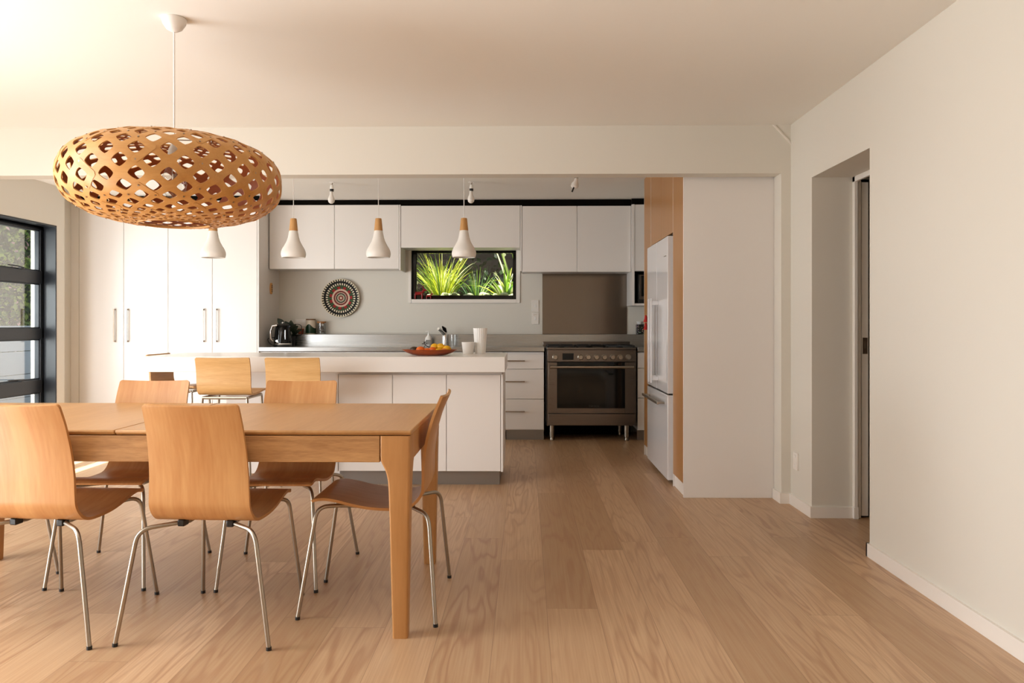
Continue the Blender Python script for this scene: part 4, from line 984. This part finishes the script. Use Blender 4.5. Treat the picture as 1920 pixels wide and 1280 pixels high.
secs = [(zt, LW, 0), (.668, LW, 0), (.650, .108, 0), (.635, .100, .001), (.620, .092, .001), (.60, .085, .002), (.575, .080, .002), (.54, .077, .003), (.40, .071, .005), (.2, .063, .009), (0.0, .055, .012)]
def leg(cx, cy, sx, sy):
    b = MB(); vs = []; K = 6
    for z, w, off in secs:
        r = min(.008, w * .15); ring = []
        for (qx, qy, a0) in ((w - r, w - r, 0), (r, w - r, 1), (r, r, 2), (w - r, r, 3)):
            for k in range(K + 1):
                a = (a0 + k / K) * PI / 2; ring.append((cx + sx * (off + qx + r * math.cos(a)), cy + sy * (off + qy + r * math.sin(a)), z))
        vs += ring
    n = 4 * (K + 1)
    fs = [(i * n + k, i * n + (k + 1) % n, (i + 1) * n + (k + 1) % n, (i + 1) * n + k) for i in range(len(secs) - 1) for k in range(n)] + [tuple(range(n)), tuple(range((len(secs) - 1) * n, len(secs) * n))]
    b.add(vs, fs)
    obj('leg', b, M['oakz'], t, smooth=True)
leg(AX1, AY0, -1, 1); leg(AX1, AY1, -1, -1); leg(AX0, AY0, 1, 1); leg(AX0, AY1, 1, -1)

# ------------------------------------------------------------------ big woven pendant
LX, LY, LZ = -1.465, 3.163, 1.746
t = thing('woven_pendant', 'large flattened lattice lamp of bent wood hanging over the dining table', 'pendant lamp', (LX, LY, CH))
RR, HH, EX = 0.430, 0.182, 2.5
def prof_pt(a):      # a: -pi/2..pi/2
    c_, s_ = math.cos(a), math.sin(a)
    return RR * abs(c_) ** (2 / EX), HH * math.copysign(abs(s_) ** (2 / EX), s_)
samp = [prof_pt(-PI / 2 + PI * i / 4000) for i in range(4001)]
NC = 24; ASP = 0.86
mid = 2000
def rows(direction):
    out = [0.0]; cum = []; i = mid; acc = 0.0; tt = 0.0
    table = [(0.0, samp[mid])]
    while 0 < i < 4000:
        j = i + direction; (r0, z0), (r1, z1) = samp[i], samp[j]
        ds = math.hypot(r1 - r0, z1 - z0); rm = (r0 + r1) / 2
        if rm < 0.125: break
        tt += ds / (rm * PI / NC * ASP); table.append((tt, (r1, z1))); i = j
    return table
upT, dnT = rows(1), rows(-1)
import bisect
ku, kd = [q[0] for q in upT], [q[0] for q in dnT]
NU, ND = int(ku[-1]), int(kd[-1])
def surf(u, v, off=0.0):        # u in half columns, v in rows (0 = equator)
    T_, K_ = (upT, ku) if v >= 0 else (dnT, kd)
    i = max(1, min(bisect.bisect_left(K_, abs(v)), len(T_) - 1)); i0 = max(0, i - 1)
    (t0, a), (t1, c_) = T_[i0], T_[i]
    w = 0 if t1 == t0 else max(0, min(1, (abs(v) - t0) / (t1 - t0)))
    r, z = a[0] + (c_[0] - a[0]) * w, a[1] + (c_[1] - a[1]) * w
    dr_, dz_ = c_[0] - a[0], c_[1] - a[1]
    if v < 0: dr_, dz_ = -dr_, -dz_
    q = math.hypot(dr_, dz_) or 1; nr, nz_ = dz_ / q, -dr_ / q
    r += nr * off; z += nz_ * off; th = u * PI / NC
    return (LX + r * math.cos(th), LY + r * math.sin(th), LZ + z)
b = MB(); MS = 24; TH = 0.0022
def warp(u, v):    # the strips weave over and under
    return 0.0022 * math.sin(u * PI / 2 + .7) * math.cos(v * PI / 2)
for vj in range(-ND + 1, NU):
    for ui in range(2 * NC):
        if (ui + vj) % 2: continue
        o1, o2_, i1, i2 = [], [], [], []
        for k in range(MS):
            a = 2 * PI * k / MS; cx_, sx_ = math.cos(a), math.sin(a)
            d_ = 1 / (abs(cx_) + abs(sx_)); p_ = 1.3; h_ = 0.54 / ((abs(cx_) ** p_ + abs(sx_) ** p_) ** (1 / p_))
            for lst, rad, of in ((o1, d_, TH), (o2_, d_, -TH), (i1, h_, TH), (i2, h_, -TH)):
                uu, vv = ui + cx_ * rad, vj + sx_ * rad; lst.append(surf(uu, max(-ND + .0, min(NU, vv)), of + warp(uu, vv)))
        vs = o1 + i1 + o2_ + i2
        fs = []
        for k in range(MS):
            n_ = (k + 1) % MS
            fs += [(k, n_, MS + n_, MS + k), (MS + k, MS + n_, 3 * MS + n_, 3 * MS + k)]
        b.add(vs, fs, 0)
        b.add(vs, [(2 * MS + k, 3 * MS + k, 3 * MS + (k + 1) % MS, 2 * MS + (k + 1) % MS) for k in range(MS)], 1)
sh = obj('lamp_shade', b, [M['lampwood'], wood('lamp_inside_shaded', (158, 84, 40), (134, 64, 28), 'Object', 'X', 3.0, 0.5, 0.3, 0.7)], t, smooth=True)  # inner side is the same wood, its shade painted in darker and redder
# overlapping rounded strips riveted over the lattice
b = MB(); rv = MB()
for vj in range(-ND + 3, NU - 2):
    for ui in range(2 * NC):
        if (ui + vj) % 2 == 0: continue
        if vj % 2 == 0:
            sg = 1 if (vj // 2 + ui // 4) % 2 else -1
            if ui % 4 != 1: continue
            lvl = TH
            loop = []
            Lg, wv_ = 2.0, 0.35
            # capsule along (1, sg) from -0.15 to Lg
            pts2 = []
            for k in range(9):
                a = PI / 2 + PI * k / 8; pts2.append((-0.05 + wv_ * math.cos(a) * .9, wv_ * math.sin(a)))
            for k in range(9):
                a = -PI / 2 + PI * k / 8; pts2.append((Lg + wv_ * math.cos(a) * .9, wv_ * math.sin(a)))
            # subdivide as a strip for curvature
            M_ = 14; top_, bot_ = [], []
            ts = [-0.05 - wv_ * .9 + (Lg + 0.1 + 1.8 * wv_ - 0.05) * i / M_ for i in range(M_ + 1)]
            vs = []
            for tt in ts:
                if tt < -0.05: hw = wv_ * math.sqrt(max(0, 1 - ((-0.05 - tt) / (wv_ * .9)) ** 2))
                elif tt > Lg: hw = wv_ * math.sqrt(max(0, 1 - ((tt - Lg) / (wv_ * .9)) ** 2))
                else: hw = wv_
                hw = max(hw, .02)
                for s_ in (-1, 1):
                    uu = ui + (tt * .5) * 1 - s_ * hw * .5 * sg; vv = vj + (tt * .5) * sg + s_ * hw * .5
                    vv = max(-ND, min(NU, vv))
                    vs.append(surf(uu, vv, lvl + .0012 + warp(uu, vv))); vs.append(surf(uu, vv, lvl - .0006 + warp(uu, vv)))
            fs = []
            for i in range(M_):
                q = i * 4
                fs += [(q, q + 2, q + 6, q + 4), (q + 1, q + 5, q + 7, q + 3), (q, q + 4, q + 5, q + 1), (q + 2, q + 3, q + 7, q + 6)]
            fs += [(0, 1, 3, 2), (M_ * 4, M_ * 4 + 2, M_ * 4 + 3, M_ * 4 + 1)]
            b.add(vs, fs)
        if vj % 2 == 0 or vj % 3 == 0:
            p1 = Vector(surf(ui, vj, TH + .0026)); p2 = Vector(surf(ui, vj, TH)); rad = 0.0036 if abs(vj) < 7 else 0.0022
            rv.tube([p2, p1], rad, 8)
obj('strip_weave', b, M['lampwood'], sh, smooth=True)
obj('rivets', rv, M['bronze'], sh)
for v_ in (NU, -ND): obj('rim', MB().tube([surf(k * 2 * NC / 48, v_, 0) for k in range(49)], 0.005, 8, cap=False), M['lampwood'], sh, smooth=True)
topz = LZ + samp[4000][1]
b = MB()
zr = surf(0, NU)[2]
for k in range(3):
    a = 2 * PI * k / 3 + .3; b.tube([(LX, LY, zr - .005), (LX + .13 * math.cos(a), LY + .13 * math.sin(a), zr)], .0025, 6)
obj('spider', b, M['chrome'], t)
obj('cord', MB().tube([(LX, LY, CH - 0.05), (LX, LY, 1.90)], 0.0035, 10), M['white'], t, smooth=True)
obj('ceiling_rose', MB().lathe([(0, CH), (0.048, CH), (0.050, CH - 0.004), (0.046, CH - .022), (0.032, CH - .044), (0.012, CH - .056), (0.0, CH - .057)], (LX, LY, 0), 36), M['white'], t, smooth=True)
obj('lamp_holder', MB().lathe([(0, 1.905), (0.012, 1.90), (0.022, 1.878), (0.026, 1.855), (0.026, 1.842), (0, 1.842)], (LX, LY, 0), 24), mat('grey_holder', (190, 182, 170), .5), t, smooth=True)
bl = obj('bulb', MB().lathe([(0.018, 1.845), (0.022, 1.825), (0.030, 1.80), (0.046, 1.765), (0.05, 1.735), (0.044, 1.70), (0.028, 1.682), (0.0001, 1.676)], (LX, LY, 0), 32), M['bulbglass'], t, smooth=True)
obj('filament', MB().tube([(LX - .006, LY, 1.845), (LX - .008, LY, 1.77)], .0015, 6).tube([(LX + .006, LY, 1.845), (LX + .008, LY, 1.77)], .0015, 6).lathe([(.008, 1.775), (.010, 1.765), (.010, 1.72), (.008, 1.71)], (LX, LY, 0), 12), M['bronze'], bl)
